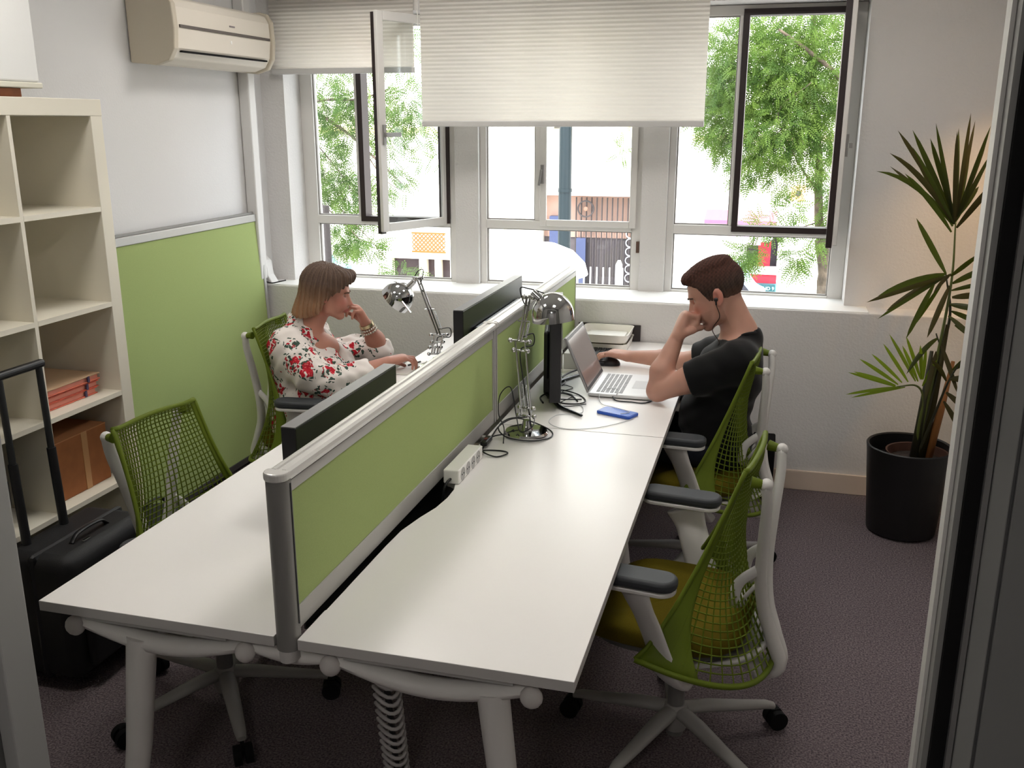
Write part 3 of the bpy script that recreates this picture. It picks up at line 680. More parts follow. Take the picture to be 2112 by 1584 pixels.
cable('cable', 'black cable tangled around the foot of the chrome lamp', [(.05, 1.43, Z), (.06, 1.52, Z+.02), (.10, 1.58, Z+.03), (.16, 1.60, Z+.015), (.24, 1.56, Z), (.255, 1.48, Z), (.20, 1.40, Z+.01), (.12, 1.39, Z+.02), (.075, 1.44, Z+.035), (.09, 1.52, Z+.045), (.15, 1.56, Z+.045)])
cable('cable', 'black cable rising loosely in front of the lamp foot', [(.11, 1.38, Z), (.09, 1.46, Z+.03), (.05, 1.53, Z+.06), (.045, 1.57, Z+.12), (.085, 1.57, Z+.15), (.12, 1.52, Z+.06), (.16, 1.43, Z+.03), (.20, 1.44, Z+.05), (.19, 1.52, Z+.06)], r=.0022)
cable('cable', 'black power cable curving from behind the laptop to the thin monitor', [(.20, 2.50, Z), (.15, 2.44, Z), (.12, 2.32, Z), (.15, 2.22, Z), (.12, 2.08, Z), (.10, 1.98, Z), (.13, 1.9, Z)], r=.0035)
cable('cable', 'thick black cable bundle between the monitor and the laptop', [(.26, 1.96, Z), (.22, 2.03, Z), (.17, 2.02, Z+.01), (.19, 1.93, Z), (.26, 1.92, Z), (.29, 1.97, Z), (.24, 2.06, Z), (.16, 2.06, Z+.012), (.13, 1.98, Z), (.20, 1.95, Z+.006), (.27, 1.99, Z)])
cable('cable', 'thin black cable winding beside the laptop corner', [(.14, 2.20, Z), (.20, 2.15, Z), (.17, 2.08, Z), (.23, 2.01, Z+.006), (.19, 1.90, Z), (.24, 1.88, Z), (.30, 1.93, Z)], r=.002)
cable('cable', 'black cable plugged into the near side of the laptop', [(.39, 2.040, ZD+.010), (.41, 2.01, Z), (.47, 2.005, Z), (.53, 2.01, Z), (.58, 2.13, Z)], r=.0028)
wc = mat('cable_white', (196, 198, 200), .5)
cable('earphone_cable', 'thin pale cable looping across the right worktop to the blue phone', [(.46, 1.80, ZD+.0145), (.488, 1.835, ZD+.0145), (.42, 1.88, ZD+.0145), (.36, 1.95, Z), (.335, 2.04, Z+.010), (.355, 2.12, ZD+.021), (.40, 2.11, ZD+.0215), (.405, 2.04, ZD+.020)], wc, .0014, n=10)
cable('earphone_cable', 'thin pale cable trailing in a wide curve before the monitor foot', [(.51, 1.79, Z-.001), (.46, 1.71, Z-.001), (.38, 1.63, Z-.001), (.28, 1.60, Z-.001), (.21, 1.66, Z-.001), (.22, 1.76, Z-.001), (.30, 1.80, Z-.001), (.30, 1.87, Z-.001), (.27, 1.93, Z-.001)], wc, .0014, n=10)
cable('cable', 'black cable lying before the keyboard hand of the woman', [(-.50, 2.02, Z), (-.44, 2.00, Z), (-.38, 1.98, Z+.01), (-.33, 1.95, Z)], r=.0022, group='loose cables on the left worktop')
cable('cable', 'short black cable end on the far left worktop', [(-.46, 1.92, Z), (-.40, 1.93, Z), (-.36, 1.90, Z)], r=.002, group='loose cables on the left worktop')

# ------------------------------------------------------------------ chrome desk lamps
def desk_lamp(lb, base, j1, j2, sc, ax, spin):
    """base (x,y); j1 elbow, j2 head joint; sc shade centre; ax unit vector from shade mouth to crown"""
    t = thing('desk_lamp', lb, 'lamp', (base[0], base[1], ZD), group='chrome architect lamps'); b = Vector((base[0], base[1], ZD))
    build('base', MB().lathe([(.078, .0008), (.080, .004), (.080, .014), (.075, .021), (.025, .024), (.019, .034), (.015, .045), (.012, .06)], tuple(b), 40), M_chrome, t, smooth=35)
    j0 = b+Vector((0, 0, .075)); j1 = Vector(j1); j2 = Vector(j2); sc = Vector(sc); ax = Vector(ax).normalized()
    side = Vector((math.cos(spin), math.sin(spin), 0))
    def pair(a, c, off, r=.0042):
        for s in (-1, 1):
            m = MB(); m.cyl(a+side*off*s, c+side*off*s, r, n=10); build('arm_rod', m, M_chrome, t, smooth=50)
    pair(j0, j1, .018); pair(j1, j2, .006)
    def plate(c, w=.024):
        m = MB(); m.cyl(c-side*w, c+side*w, .0042, n=10); m.ball(c-side*w, .009, 12); m.ball(c+side*w, .009, 12); build('joint', m, M_chrome, t, smooth=180)
    plate(j0, .03); plate(j0+Vector((0, 0, .03)), .026); plate(j1, .036); plate(j1+(j0-j1).normalized()*.035, .026); plate(j2, .016)
    for a, c, w in ((j0, j1, .007), (j0, j1, -.007)):
        d = (c-a); m = MB(); s0 = a+d*.05+side*w; s1 = a+d*.42+side*w; N_ = 22
        hel = [s0+(s1-s0)*(k/(N_*6))+Vector((.0042*math.cos(2*math.pi*k/6), .0042*math.sin(2*math.pi*k/6), 0)) for k in range(N_*6+1)]
        m.tube(hel, .0011, 4); build('spring', m, M_chrome, t, smooth=180)
    d = (j2-j1); m = MB(); s0 = j1+d*.08+side*.02; s1 = j1+d*.42+side*.02; hel = [s0+(s1-s0)*(k/132)+Vector((.004*math.cos(k), .004*math.sin(k), 0)) for k in range(133)]
    m.tube(hel, .001, 4); build('spring', m, M_chrome, t, smooth=180)
    m = MB(); m.cyl(j1+d*.45-side*.022, j1+d*.45+side*.022, .0035, n=8); build('spreader', m, M_chrome, t, smooth=50)
    R = ax.to_track_quat('Z', 'Y').to_matrix()
    prof = [(.074*math.cos(a), -.012+.080*math.sin(a)) for a in np.linspace(0, math.pi/2*.995, 16)]
    inner = [(r*.972, z-.0012) for r, z in prof[::-1]]
    m = MB(); m.lathe([(.074, -.030)]+prof+inner+[(.072, -.030)], tuple(sc), 40, R)
    build('shade', m, M_chrome, t, smooth=60)
    m = MB(); m.lathe([(.016, .050), (.019, .040), (.019, .0), (.001, -.028)], tuple(sc-ax*.012), 16, R); build('bulb', m, mat('bulb_white', (235, 235, 230), .3), t, smooth=60)
    m = MB(); m.cyl(j2, sc+ax*.030+(j2-sc).normalized()*.050, .008, n=12); m.cyl(sc+ax*.02+(j2-sc).normalized()*.045, sc+ax*.03+(j2-sc).normalized()*.078, .014, .012, 16); build('head_joint', m, M_chrome, t, smooth=50)
    cm = MB(); up = Vector((0, 0, 1)); a = (j2-sc).normalized()
    cm.tube(bez([sc+ax*.05+a*.03, j2+up*.030, j2+a*.035+up*.012, j2+a*.02-up*.03, j2-up*.02+(j1-j2)*.08, j2+(j1-j2)*.3+side*.010]), .0022, 6)
    cm.tube(bez([j1+(j2-j1)*.1+side*.01, j1+side*.05+up*.03, j1+side*.05-up*.01, j1+(j0-j1)*.12, j1+(j0-j1)*.5, j0+side*.012, b+side*.02+Vector((0, 0, .03))]), .0022, 6)
    build('cord', cm, M_black, t, smooth=180)
    return t
desk_lamp('chrome swing arm desk lamp standing on the right worktop', (.165, 1.492), (.140, 1.49, 1.080), (.172, 1.49, 1.238), (.258, 1.49, 1.190), (-.10, 0, 1), -.1)
lm2 = desk_lamp('chrome swing arm desk lamp on the left worktop by the woman', (-.47, 2.30), (-.452, 2.30, .895), (-.545, 2.30, 1.150), (-.640, 2.30, 1.062), (.62, 0, .62), .3)
build('shade_handle', MB().cyl((-.600, 2.24, 1.05), (-.545, 2.20, 1.010), .004, n=8), M_chrome, lm2)
t = thing('notepad', 'white pad with a dark pen by the hand of the woman', 'notepad', (-.57, 2.24, ZD))
build('page', MB().box(-.64, -.556, 2.17, 2.42, ZD+.001, ZD+.008), mat('paper_white', (240, 238, 232), .8), t)
pm = MB(); pm.cyl((-.605, 2.30, ZD+.0125), (-.575, 2.38, ZD+.0125), .0038, n=8); top('pen', 'dark pen lying on the white pad on the left worktop', 'pen', pm, M_black)

# ------------------------------------------------------------------ suitcase and bags
sc_ = thing('suitcase', 'black wheeled suitcase with its pull handle up at the left', 'suitcase', (-1.24, .83, 0))
M_case = mat('suitcase_fabric', (14, 13, 15), .6, bump=.3, bscale=600)
build('body', MB().box(-1.395, -1.12, .615, 1.06, .035, .475), M_case, sc_, bevel=.045, bseg=4, smooth=40)
build('front_pocket', MB().box(-1.118, -1.085, .655, 1.02, .08, .38), M_case, sc_, bevel=.014)
build('rim', MB().box(-1.27, -1.24, .611, 1.064, .031, .479), M_black, sc_, bevel=.02)
for (a, b) in (((-1.36, .70), .705), ((-1.36, .875), .88)):
    build('pull_tube', MB().cyl((-1.34, a[1]+.0, .46), (-1.36, a[1]+.01, .75), .0155, n=12), M_black, sc_, smooth=50)
    build('pull_tube', MB().cyl((-1.36, a[1]+.01, .75), (-1.375, a[1]+.02, 1.03), .0115, n=12), mat('tube_dark', (30, 32, 34), .4), sc_, smooth=50)
build('pull_grip', MB().box(-1.39, -1.362, .695, .918, 1.028, 1.055), M_black, sc_, bevel=.010, bseg=3)
hb = MB(); hb.tube(bez([(-1.20, .74, .475), (-1.20, .78, .50), (-1.20, .88, .50), (-1.20, .92, .475)]), .010, 8, flat=.5); build('carry_handle', hb, M_black, sc_, smooth=180)
build('zip_pull', MB().box(-1.175, -1.165, .760, .795, .476, .482), M_chrome, sc_, bevel=.002)
for y in (.66, 1.01): build('wheel', MB().cyl((-1.38, y-.012, .028), (-1.38, y+.012, .028), .028, n=16), M_black, sc_, smooth=40)
bg_ = thing('black_bag', 'soft black bag on the floor between the suitcase and the shelf', 'bag', (-1.22, 1.26, 0))
m = MB().box(-1.38, -1.08, 1.09, 1.42, .004, .36); build('body', m, M_case, bg_, bevel=.07, bseg=4, smooth=60)
hb = MB(); hb.tube(bez([(-1.28, 1.14, .34), (-1.27, 1.19, .40), (-1.26, 1.30, .41), (-1.26, 1.37, .34)]), .008, 8); build('handle', hb, M_black, bg_, smooth=180)
b2_ = thing('black_tote', 'upright black bag by the window wall holding something yellow', 'bag', (.96, 3.0, 0))
m = MB(); m.box(.80, 1.062, 2.93, 3.10, .004, .30); build('body', m, M_blackm, b2_, bevel=.008)
m = MB(); m.tube(bez([(.86, 2.925, .28), (.87, 2.92, .36), (.95, 2.92, .36), (.97, 2.925, .28)]), .006, 8); build('handle', m, M_blackm, b2_, smooth=180)
m = MB(); m.ball((.905, 2.895, .235), 1, 14, (.028, .022, .030)); top('yellow_ball', 'small yellow thing clipped on the black bag by the wall', 'toy', m, mat('yellow', (232, 170, 20), .5), smooth=180)

# ------------------------------------------------------------------ right wall: picture edge and lamp fitting
pc = thing('picture', 'framed red and blue picture on the right wall behind the palm', 'picture', (2.08, 2.9, 1.4))
build('frame', MB().box(2.055, 2.098, 2.55, 3.25, 1.05, 1.70), M_frame, pc, bevel=.003)
build('print', MB().box(2.052, 2.0545, 2.575, 3.225, 1.55, 1.675), mat('print_red', (150, 30, 38), .5), pc)
build('print', MB().box(2.052, 2.0545, 2.575, 3.225, 1.075, 1.549), mat('print_blue', (50, 80, 140), .5), pc)
wl = thing('wall_lamp', 'small spot lamp on the right wall above the palm', 'lamp', (2.08, 2.38, 2.42))
build('backplate', MB().cyl((2.098, 2.36, 2.46), (2.08, 2.36, 2.46), .05, n=20), M_frame, wl, smooth=40)
m = MB(); R = Matrix.Rotation(.35, 3, 'X'); m.lathe([(.03, .07), (.034, .06), (.045, -.03), (.041, -.03), (.03, .055)], (1.99, 2.36, 2.42), 20, R); m.cyl((2.09, 2.36, 2.46), (2.00, 2.35, 2.46), .008, n=10); build('shade', m, M_frame, wl, smooth=50)

# ------------------------------------------------------------------ the palm
pl = thing('potted_palm', 'tall kentia palm in a black pot in the right corner', 'plant', (1.655, 2.72, 0))
M_pot = mat('pot_black', (16, 14, 15), .45)
build('pot', MB().lathe([(.135, .004), (.150, .012), (.180, .38), (.184, .415), (.180, .420), (.172, .415), (.168, .34), (.001, .33)], (1.640, 2.72, 0), 40), M_pot, pl, smooth=40)
build('inner_pot', MB().lathe([(.120, .331), (.132, .385), (.135, .39), (.128, .388), (.118, .345)], (1.675, 2.72, 0), 28), mat('inner_pot_brown', (74, 44, 32), .6), pl, smooth=40)
o = build('soil', MB().lathe([(.117, .352), (.08, .360), (.001, .364)], (1.675, 2.72, 0), 24), mat('soil', (46, 34, 28), 1, var=.4, vscale=60, bump=1, bscale=90), pl); o['kind'] = 'stuff'
M_leaf = mix_translucent('palm_leaf', (44, 46, 22), .25, .40, trgb=(110, 128, 30)); M_leaf2 = mix_translucent('palm_leaf_young', (96, 118, 30), .35, .40, trgb=(150, 170, 40))
M_leafb = mix_translucent('palm_leaf_brown', (60, 54, 28), .2, .5, trgb=(96, 90, 36))
M_stem = mat('palm_stem', (84, 92, 36), .5); M_stemd = mat('palm_stem_dark', (48, 46, 26), .6)
def blade(mb, a, b, w, sag=0, n=7, nrm=(0, -1, .2)):
    """one leaflet: a folded, tapering strip from a to b"""
    a, b = Vector(a), Vector(b); d = (b-a); L_ = d.length; dn = d.normalized(); s = dn.cross(Vector(nrm)).normalized(); up = s.cross(dn).normalized(); vs = []
    for k in range(n+1):
        t = k/n; p = a+d*t+Vector((0, 0, -sag*L_*t*t))
        ww = w*(math.sin(math.pi*min(1, t*.93+.05))**.6)*(1 if t < .99 else .05)
        vs += [p-s*ww, p+up*ww*.35, p+s*ww]
    mb.add(vs, [q for k in range(n) for q in ((3*k, 3*k+1, 3*k+4, 3*k+3), (3*k+1, 3*k+2, 3*k+5, 3*k+4))])
root = Vector((1.675, 2.72, .36))
def frond(stem_pts, leaves, m, sm, w=.013, sr=.007):
    P = bez(stem_pts, 8); f = build('frond_stem', MB().tube(P, [lerp(sr, .003, i/(len(P)-1)) for i in range(len(P))], 8), sm, pl, smooth=180)
    for (a, b, sg, ww, mm) in leaves:
        mb = MB(); blade(mb, a, b, (ww or w)*.72, sg, nrm=(random.uniform(-.3, .3), -1, random.uniform(.1, .5))); build('leaflet', mb, mm or m, f, smooth=180)
random.seed(5)
def V3(x, z, y=2.7): return (x, y, z)
# upper crown, fanning from (1.71, 1.40)
up_ = []
for (x, z, y, sg) in [(1.415, 1.76, 2.60, .22), (1.450, 1.80, 2.72, .05), (1.475, 1.64, 2.55, .12), (1.500, 1.80, 2.66, .04), (1.52, 1.72, 2.80, .03), (1.380, 1.70, 2.70, .30), (1.56, 1.77, 2.58, .06), (1.60, 1.74, 2.84, .0),
                     (1.720, 1.86, 2.70, .0), (1.700, 1.80, 2.82, .0), (1.785, 1.81, 2.62, .0), (1.815, 1.70, 2.70, .0), (1.84, 1.62, 2.58, .05), (1.76, 1.72, 2.86, .0), (1.80, 1.56, 2.78, .02)]:
    t0 = random.uniform(-.02, .05); up_.append(((1.713+(x-1.713)*.05, 2.70, 1.395+t0), (x, y, z+sg*.35), sg*1.2, random.uniform(.012, .018), random.choice([None, None, M_leafb])))
for (x, z, y, sg) in [(1.44, 1.68, 2.78, .10), (1.49, 1.75, 2.52, .05), (1.55, 1.66, 2.74, .03), (1.58, 1.82, 2.62, .0), (1.66, 1.79, 2.6, .0), (1.75, 1.83, 2.76, .0), (1.80, 1.75, 2.74, .0), (1.83, 1.66, 2.84, .0)]:
    up_.append(((1.708, 2.70, 1.41), (x, y, z), sg, random.uniform(.011, .015), random.choice([None, M_leafb])))
frond([root, V3(1.70, .75), V3(1.725, 1.15), V3(1.713, 1.42)], up_, M_leaf, M_stem, sr=.010)
# middle frond arching left
mid = []
for (ax_, az, x, z, y, sg) in [(1.70, 1.185, 1.385, 1.085, 2.62, .05), (1.69, 1.18, 1.43, 1.03, 2.55, .06), (1.66, 1.175, 1.475, 1.035, 2.68, .05), (1.66, 1.16, 1.56, .93, 2.62, .04), (1.69, 1.16, 1.60, .95, 2.76, .03),
                              (1.70, 1.20, 1.415, 1.16, 2.50, .18), (1.70, 1.20, 1.56, 1.43, 2.72, .0), (1.71, 1.19, 1.50, 1.10, 2.85, .08), (1.72, 1.15, 1.64, .94, 2.60, .02), (1.72, 1.20, 1.62, 1.17, 2.45, .1),
                              (1.72, 1.19, 1.80, 1.30, 2.6, .0), (1.73, 1.16, 1.86, 1.24, 2.68, .02), (1.73, 1.13, 1.87, 1.18, 2.66, .02), (1.735, 1.10, 1.87, 1.12, 2.7, .02), (1.73, 1.07, 1.86, 1.06, 2.64, .02), (1.74, 1.04, 1.86, .99, 2.7, .04), (1.73, 1.02, 1.84, .93, 2.62, .06), (1.76, .98, 1.88, .90, 2.7, .08)]:
    mid.append(((ax_, 2.70, az), (x, y, z+sg*.15), sg, random.uniform(.012, .019), random.choice([None, None, None, M_leafb])))
frond([root, V3(1.70, .72, 2.74), V3(1.74, 1.0, 2.72), V3(1.70, 1.20, 2.70)], mid, M_leaf, M_stemd, sr=.012)
# low bright frond reaching left
low = []
for (ax_, az, x, z, y) in [(1.64, .72, 1.545, .91, 2.60), (1.60, .715, 1.475, .90, 2.66), (1.575, .71, 1.425, .865, 2.60), (1.56, .70, 1.385, .82, 2.68), (1.55, .695, 1.36, .775, 2.62), (1.55, .69, 1.345, .75, 2.7), (1.57, .69, 1.335, .675, 2.60), (1.59, .69, 1.365, .645, 2.66),
                          (1.65, .73, 1.57, .93, 2.70), (1.655, .73, 1.62, .91, 2.62), (1.66, .73, 1.66, .88, 2.72), (1.66, .70, 1.70, .84, 2.66), (1.63, .72, 1.51, .92, 2.78)]:
    low.append(((ax_, 2.70, az), (x, y, z), .04, random.uniform(.008, .012), None))
frond([root, V3(1.665, .50), V3(1.67, .64), V3(1.635, .70), V3(1.555, .69)], low, M_leaf2, M_stem, sr=.008)
frond([root, V3(1.72, .60, 2.66), V3(1.76, .78, 2.62), V3(1.83, .92, 2.6)], [((1.76, 2.62, .80), (1.86, 2.58, .92), .1, .02, None), ((1.75, 2.62, .76), (1.88, 2.6, .78), .1, .022, M_leafb), ((1.745, 2.62, .70), (1.86, 2.58, .62), .1, .018, M_leafb), ((1.74, 2.62, .75), (1.66, 2.55, .90), .25, .014, M_leafb), ((1.74, 2.62, .66), (1.84, 2.58, .52), .1, .016, M_leafb)], M_leaf, M_stemd)
frond([root, V3(1.70, .62, 2.7), V3(1.72, .84, 2.7), V3(1.69, .94, 2.7)], [((1.70, 2.70, .92), (1.575, 2.6, .86), .5, .016, None), ((1.70, 2.70, .86), (1.66, 2.6, .66), .0, .016, M_leafb), ((1.71, 2.70, .90), (1.79, 2.6, .72), .1, .014, M_leafb)], M_leaf, M_stemd)
for k, (dx, h) in enumerate([(-.012, .50), (.02, .62), (.045, .46)]):
    build('trunk_sheath', MB().tube([(1.675+dx, 2.72, .355), (1.69+dx*1.3, 2.71, .36+h*.5), (1.70+dx*1.6, 2.70, .36+h)], [.020, .016, .008], 10), [M_stemd, M_leafb, mat('sheath_tan', (150, 96, 48), .7)][k], pl, smooth=180)

# ------------------------------------------------------------------ people: smooth signed-distance modelling, meshed with surface nets
def aV(*p): return np.array(p, dtype=np.float64)
class SDF:
    def __init__(s, lo, hi, h):
        s.lo = aV(*lo); s.h = h; s.n = np.ceil((aV(*hi)-s.lo)/h).astype(int)+1
        s.D = np.full(tuple(s.n), .08, np.float32); s.ax = [s.lo[i]+h*np.arange(s.n[i]) for i in range(3)]
    def reg(s, lo, hi):
        i0 = np.clip(np.floor((lo-s.lo)/s.h).astype(int), 0, s.n-1); i1 = np.clip(np.ceil((hi-s.lo)/s.h).astype(int)+1, 1, s.n)
        sl = tuple(slice(a, b) for a, b in zip(i0, i1)); X, Y, Z = np.meshgrid(*[s.ax[i][sl[i]] for i in range(3)], indexing='ij', sparse=True)
        return sl, X, Y, Z
    def put(s, sl, d, k, op):
        A = s.D[sl]
        if op == 'u':
            hh = np.clip(.5+.5*(A-d)/k, 0, 1); s.D[sl] = A*(1-hh)+d*hh-k*hh*(1-hh)
        elif op == 's':
            d = -d; hh = np.clip(.5-.5*(A-d)/k, 0, 1); s.D[sl] = A*(1-hh)+d*hh+k*hh*(1-hh)
    def cone(s, a, b, r1, r2=None, k=.012, op='u'):
        a = aV(*a); b = aV(*b); r2 = r1 if r2 is None else r2; m = max(r1, r2)+k+.03
        sl, X, Y, Z = s.reg(np.minimum(a, b)-m, np.maximum(a, b)+m)
        if min(s.D[sl].shape) == 0: return s
        d = b-a; L2 = max(1e-9, float(d@d)); t = np.clip(((X-a[0])*d[0]+(Y-a[1])*d[1]+(Z-a[2])*d[2])/L2, 0, 1)
        q = np.sqrt((X-a[0]-t*d[0])**2+(Y-a[1]-t*d[1])**2+(Z-a[2]-t*d[2])**2)-(r1+(r2-r1)*t); s.put(sl, q, k, op); return s
    def ell(s, c, r, R=None, k=.02, op='u'):
        c = aV(*c); r = aV(*r); m = r.max()+k+.03; sl, X, Y, Z = s.reg(c-m, c+m)
        if min(s.D[sl].shape) == 0: return s
        x, y, z = X-c[0], Y-c[1], Z-c[2]
        if R is not None:
            x, y, z = (R[0, 0]*x+R[1, 0]*y+R[2, 0]*z, R[0, 1]*x+R[1, 1]*y+R[2, 1]*z, R[0, 2]*x+R[1, 2]*y+R[2, 2]*z)
        k0 = np.sqrt((x/r[0])**2+(y/r[1])**2+(z/r[2])**2); k1 = np.sqrt((x/r[0]**2)**2+(y/r[1]**2)**2+(z/r[2]**2)**2)+1e-9
        s.put(sl, k0*(k0-1)/k1, k, op); return s
    def clip(s, fn):
        """keep where fn(X,Y,Z) < 0"""
        X, Y, Z = np.meshgrid(*s.ax, indexing='ij', sparse=True); s.D = np.maximum(s.D, fn(X, Y, Z).astype(np.float32)); return s
    def add(s, fn):
        X, Y, Z = np.meshgrid(*s.ax, indexing='ij', sparse=True); s.D = (s.D+fn(X, Y, Z)).astype(np.float32); return s
    def mesh(s):
        D = s.D; I = D < 0; nx, ny, nz = D.shape
        c = np.zeros((nx-1, ny-1, nz-1), np.int8); cor = [(i, j, k) for i in (0, 1) for j in (0, 1) for k in (0, 1)]
        for i, j, k in cor: c += I[i:nx-1+i, j:ny-1+j, k:nz-1+k]
        act = np.argwhere((c > 0) & (c < 8)); idm = np.full(c.shape, -1, np.int64); idm[tuple(act.T)] = np.arange(len(act))
        P = np.zeros((len(act), 3)); W_ = np.zeros(len(act)); val = {q: D[act[:, 0]+q[0], act[:, 1]+q[1], act[:, 2]+q[2]].astype(np.float64) for q in cor}
        for a in cor:
            for ax in range(3):
                if a[ax]: continue
                b = tuple(v+(1 if i == ax else 0) for i, v in enumerate(a)); va, vb = val[a], val[b]; mk = (va < 0) != (vb < 0)
                t = np.where(mk, va/np.where(mk, va-vb, 1), 0); p = np.tile(np.array(a, float), (len(act), 1)); p[:, ax] += t; P[mk] += p[mk]; W_[mk] += 1
        V = s.lo+s.h*(act+P/W_[:, None]); F = []
        for ax in range(3):
            u, v = (ax+1) % 3, (ax+2) % 3; sl0 = [slice(None)]*3; sl1 = [slice(None)]*3; sl0[ax] = slice(0, -1); sl1[ax] = slice(1, None)
            A, B = I[tuple(sl0)], I[tuple(sl1)]; e = np.argwhere(A != B); e = e[(e[:, u] > 0) & (e[:, v] > 0) & (e[:, u] < D.shape[u]-1) & (e[:, v] < D.shape[v]-1)]
            ins = A[tuple(e.T)]; q = []
            for du, dv in ((-1, -1), (0, -1), (0, 0), (-1, 0)):
                g = e.copy(); g[:, u] += du; g[:, v] += dv; q.append(idm[tuple(g.T)])
            q = np.stack(q, 1); q[~ins] = q[~ins][:, ::-1]; F.append(q)
        return V, np.concatenate(F)
def sdf_obj(name, sd, m, parent, colfn=None, smooth_it=1):
    V, F = sd.mesh(); me = bpy.data.meshes.new(name); off = np.array(ORG[parent.name])
    me.vertices.add(len(V)); me.vertices.foreach_set('co', (V-off).astype(np.float32).ravel()); me.loops.add(len(F)*4); me.loops.foreach_set('vertex_index', F.astype(np.int32).ravel())
    me.polygons.add(len(F)); me.polygons.foreach_set('loop_start', np.arange(0, len(F)*4, 4, dtype=np.int32)); me.update(); me.validate()
    me.polygons.foreach_set('use_smooth', np.ones(len(me.polygons), bool))
    if colfn is not None:
        at = me.color_attributes.new('Col', 'FLOAT_COLOR', 'POINT'); c = np.ones((len(V), 4), np.float32); c[:, :3] = colfn(V); at.data.foreach_set('color', c.ravel())
    me.materials.append(m); o = bpy.data.objects.new(name, me); COL.objects.link(o); o.parent = parent; ORG[o.name] = ORG[parent.name]
    if smooth_it:
        md = o.modifiers.new('relax', 'SMOOTH'); md.factor = .5; md.iterations = smooth_it
    return o
class Head:
    def __init__(s, H, f, up, sc):
        s.H = aV(*H); f = aV(*f); f /= np.linalg.norm(f); up = aV(*up); up -= f*(up@f); up /= np.linalg.norm(up); s.R = np.stack([f, np.cross(up, f), up], 1); s.s = sc
    def w(s, p): return s.H+s.s*(s.R @ aV(*p))
    def loc(s, X, Y, Z):
        x, y, z = X-s.H[0], Y-s.H[1], Z-s.H[2]; R = s.R
        return ((R[0, 0]*x+R[1, 0]*y+R[2, 0]*z)/s.s, (R[0, 1]*x+R[1, 1]*y+R[2, 1]*z)/s.s, (R[0, 2]*x+R[1, 2]*y+R[2, 2]*z)/s.s)
def build_head(g, h, female=False, ears=(1, -1)):
    S = h.s; E = lambda c, r, k=.02, op='u', R=None: g.ell(h.w(c), aV(*r)*S, h.R if R is None else h.R @ R, k*S, op)
    Cn = lambda a, b, r1, r2=None, k=.010, op='u': g.cone(h.w(a), h.w(b), r1*S, (r1 if r2 is None else r2)*S, k*S, op)
    E((-.014, 0, .034), (.096, .074, .084)); E((.034, 0, .034), (.054, .059, .056)); E((.030, 0, -.040), (.058, .054, .070))
    jw = .050 if female else .054
    for s in (-1, 1):
        Cn((-.004, s*jw, -.040), (.012, s*(jw-.004), -.078), .018, .016, .02); Cn((.012, s*(jw-.005), -.080), (.066, s*.016, -.104), .015, .014, .02)
        E((.064, s*.036, -.018), (.020, .018, .018), .02); E((.060, s*.034, -.055), (.020, .018, .026), .02)
    E((.070, 0, -.104), (.019, .020, .016), .018)
    Cn((.082, -.030, .020), (.082, .030, .020), .010 if female else .012, None, .015)
    for s in (-1, 1): E((.099, s*.032, .003), (.013, .015, .009), .012, 's')
    Cn((.082, 0, .012), (.106, 0, -.034), .0100, .0105, .014); E((.074, 0, -.042), (.026, .034, .034), .02); E((.112, 0, -.038), (.0095, .0095, .008), .008)
    for s in (-1, 1): E((.101, s*.011, -.041), (.010, .006, .0065), .006)
    E((.108, .0055, -.0475), (.004, .003, .003), .002, 's'); E((.108, -.0055, -.0475), (.004, .003, .003), .002, 's')
    for s in (-1, 1):
        Cn((.0955, 0, -.0655), (.084, s*.021, -.067), .0065, .003, .006); Cn((.093, 0, -.0765), (.083, s*.018, -.0745), .0075, .003, .006)
    Cn((.104, -.017, -.0705), (.104, .017, -.0705), .0042, None, .003, 's')
    for s in ears:
        Ro = np.array(Matrix.Rotation(s*.30, 3, 'Z') @ Matrix.Rotation(-.15, 3, 'Y'))
        E((-.012, s*.079, -.006), (.019, .0085, .031), .006, 'u', Ro); E((-.004, s*.088, -.002), (.009, .006, .017), .004, 's', Ro); E((-.004, s*.081, -.030), (.009, .006, .010), .006)
def rot_vec(v, axis, a):
    return np.array(Matrix.Rotation(a, 3, Vector(axis)) @ Vector(v))
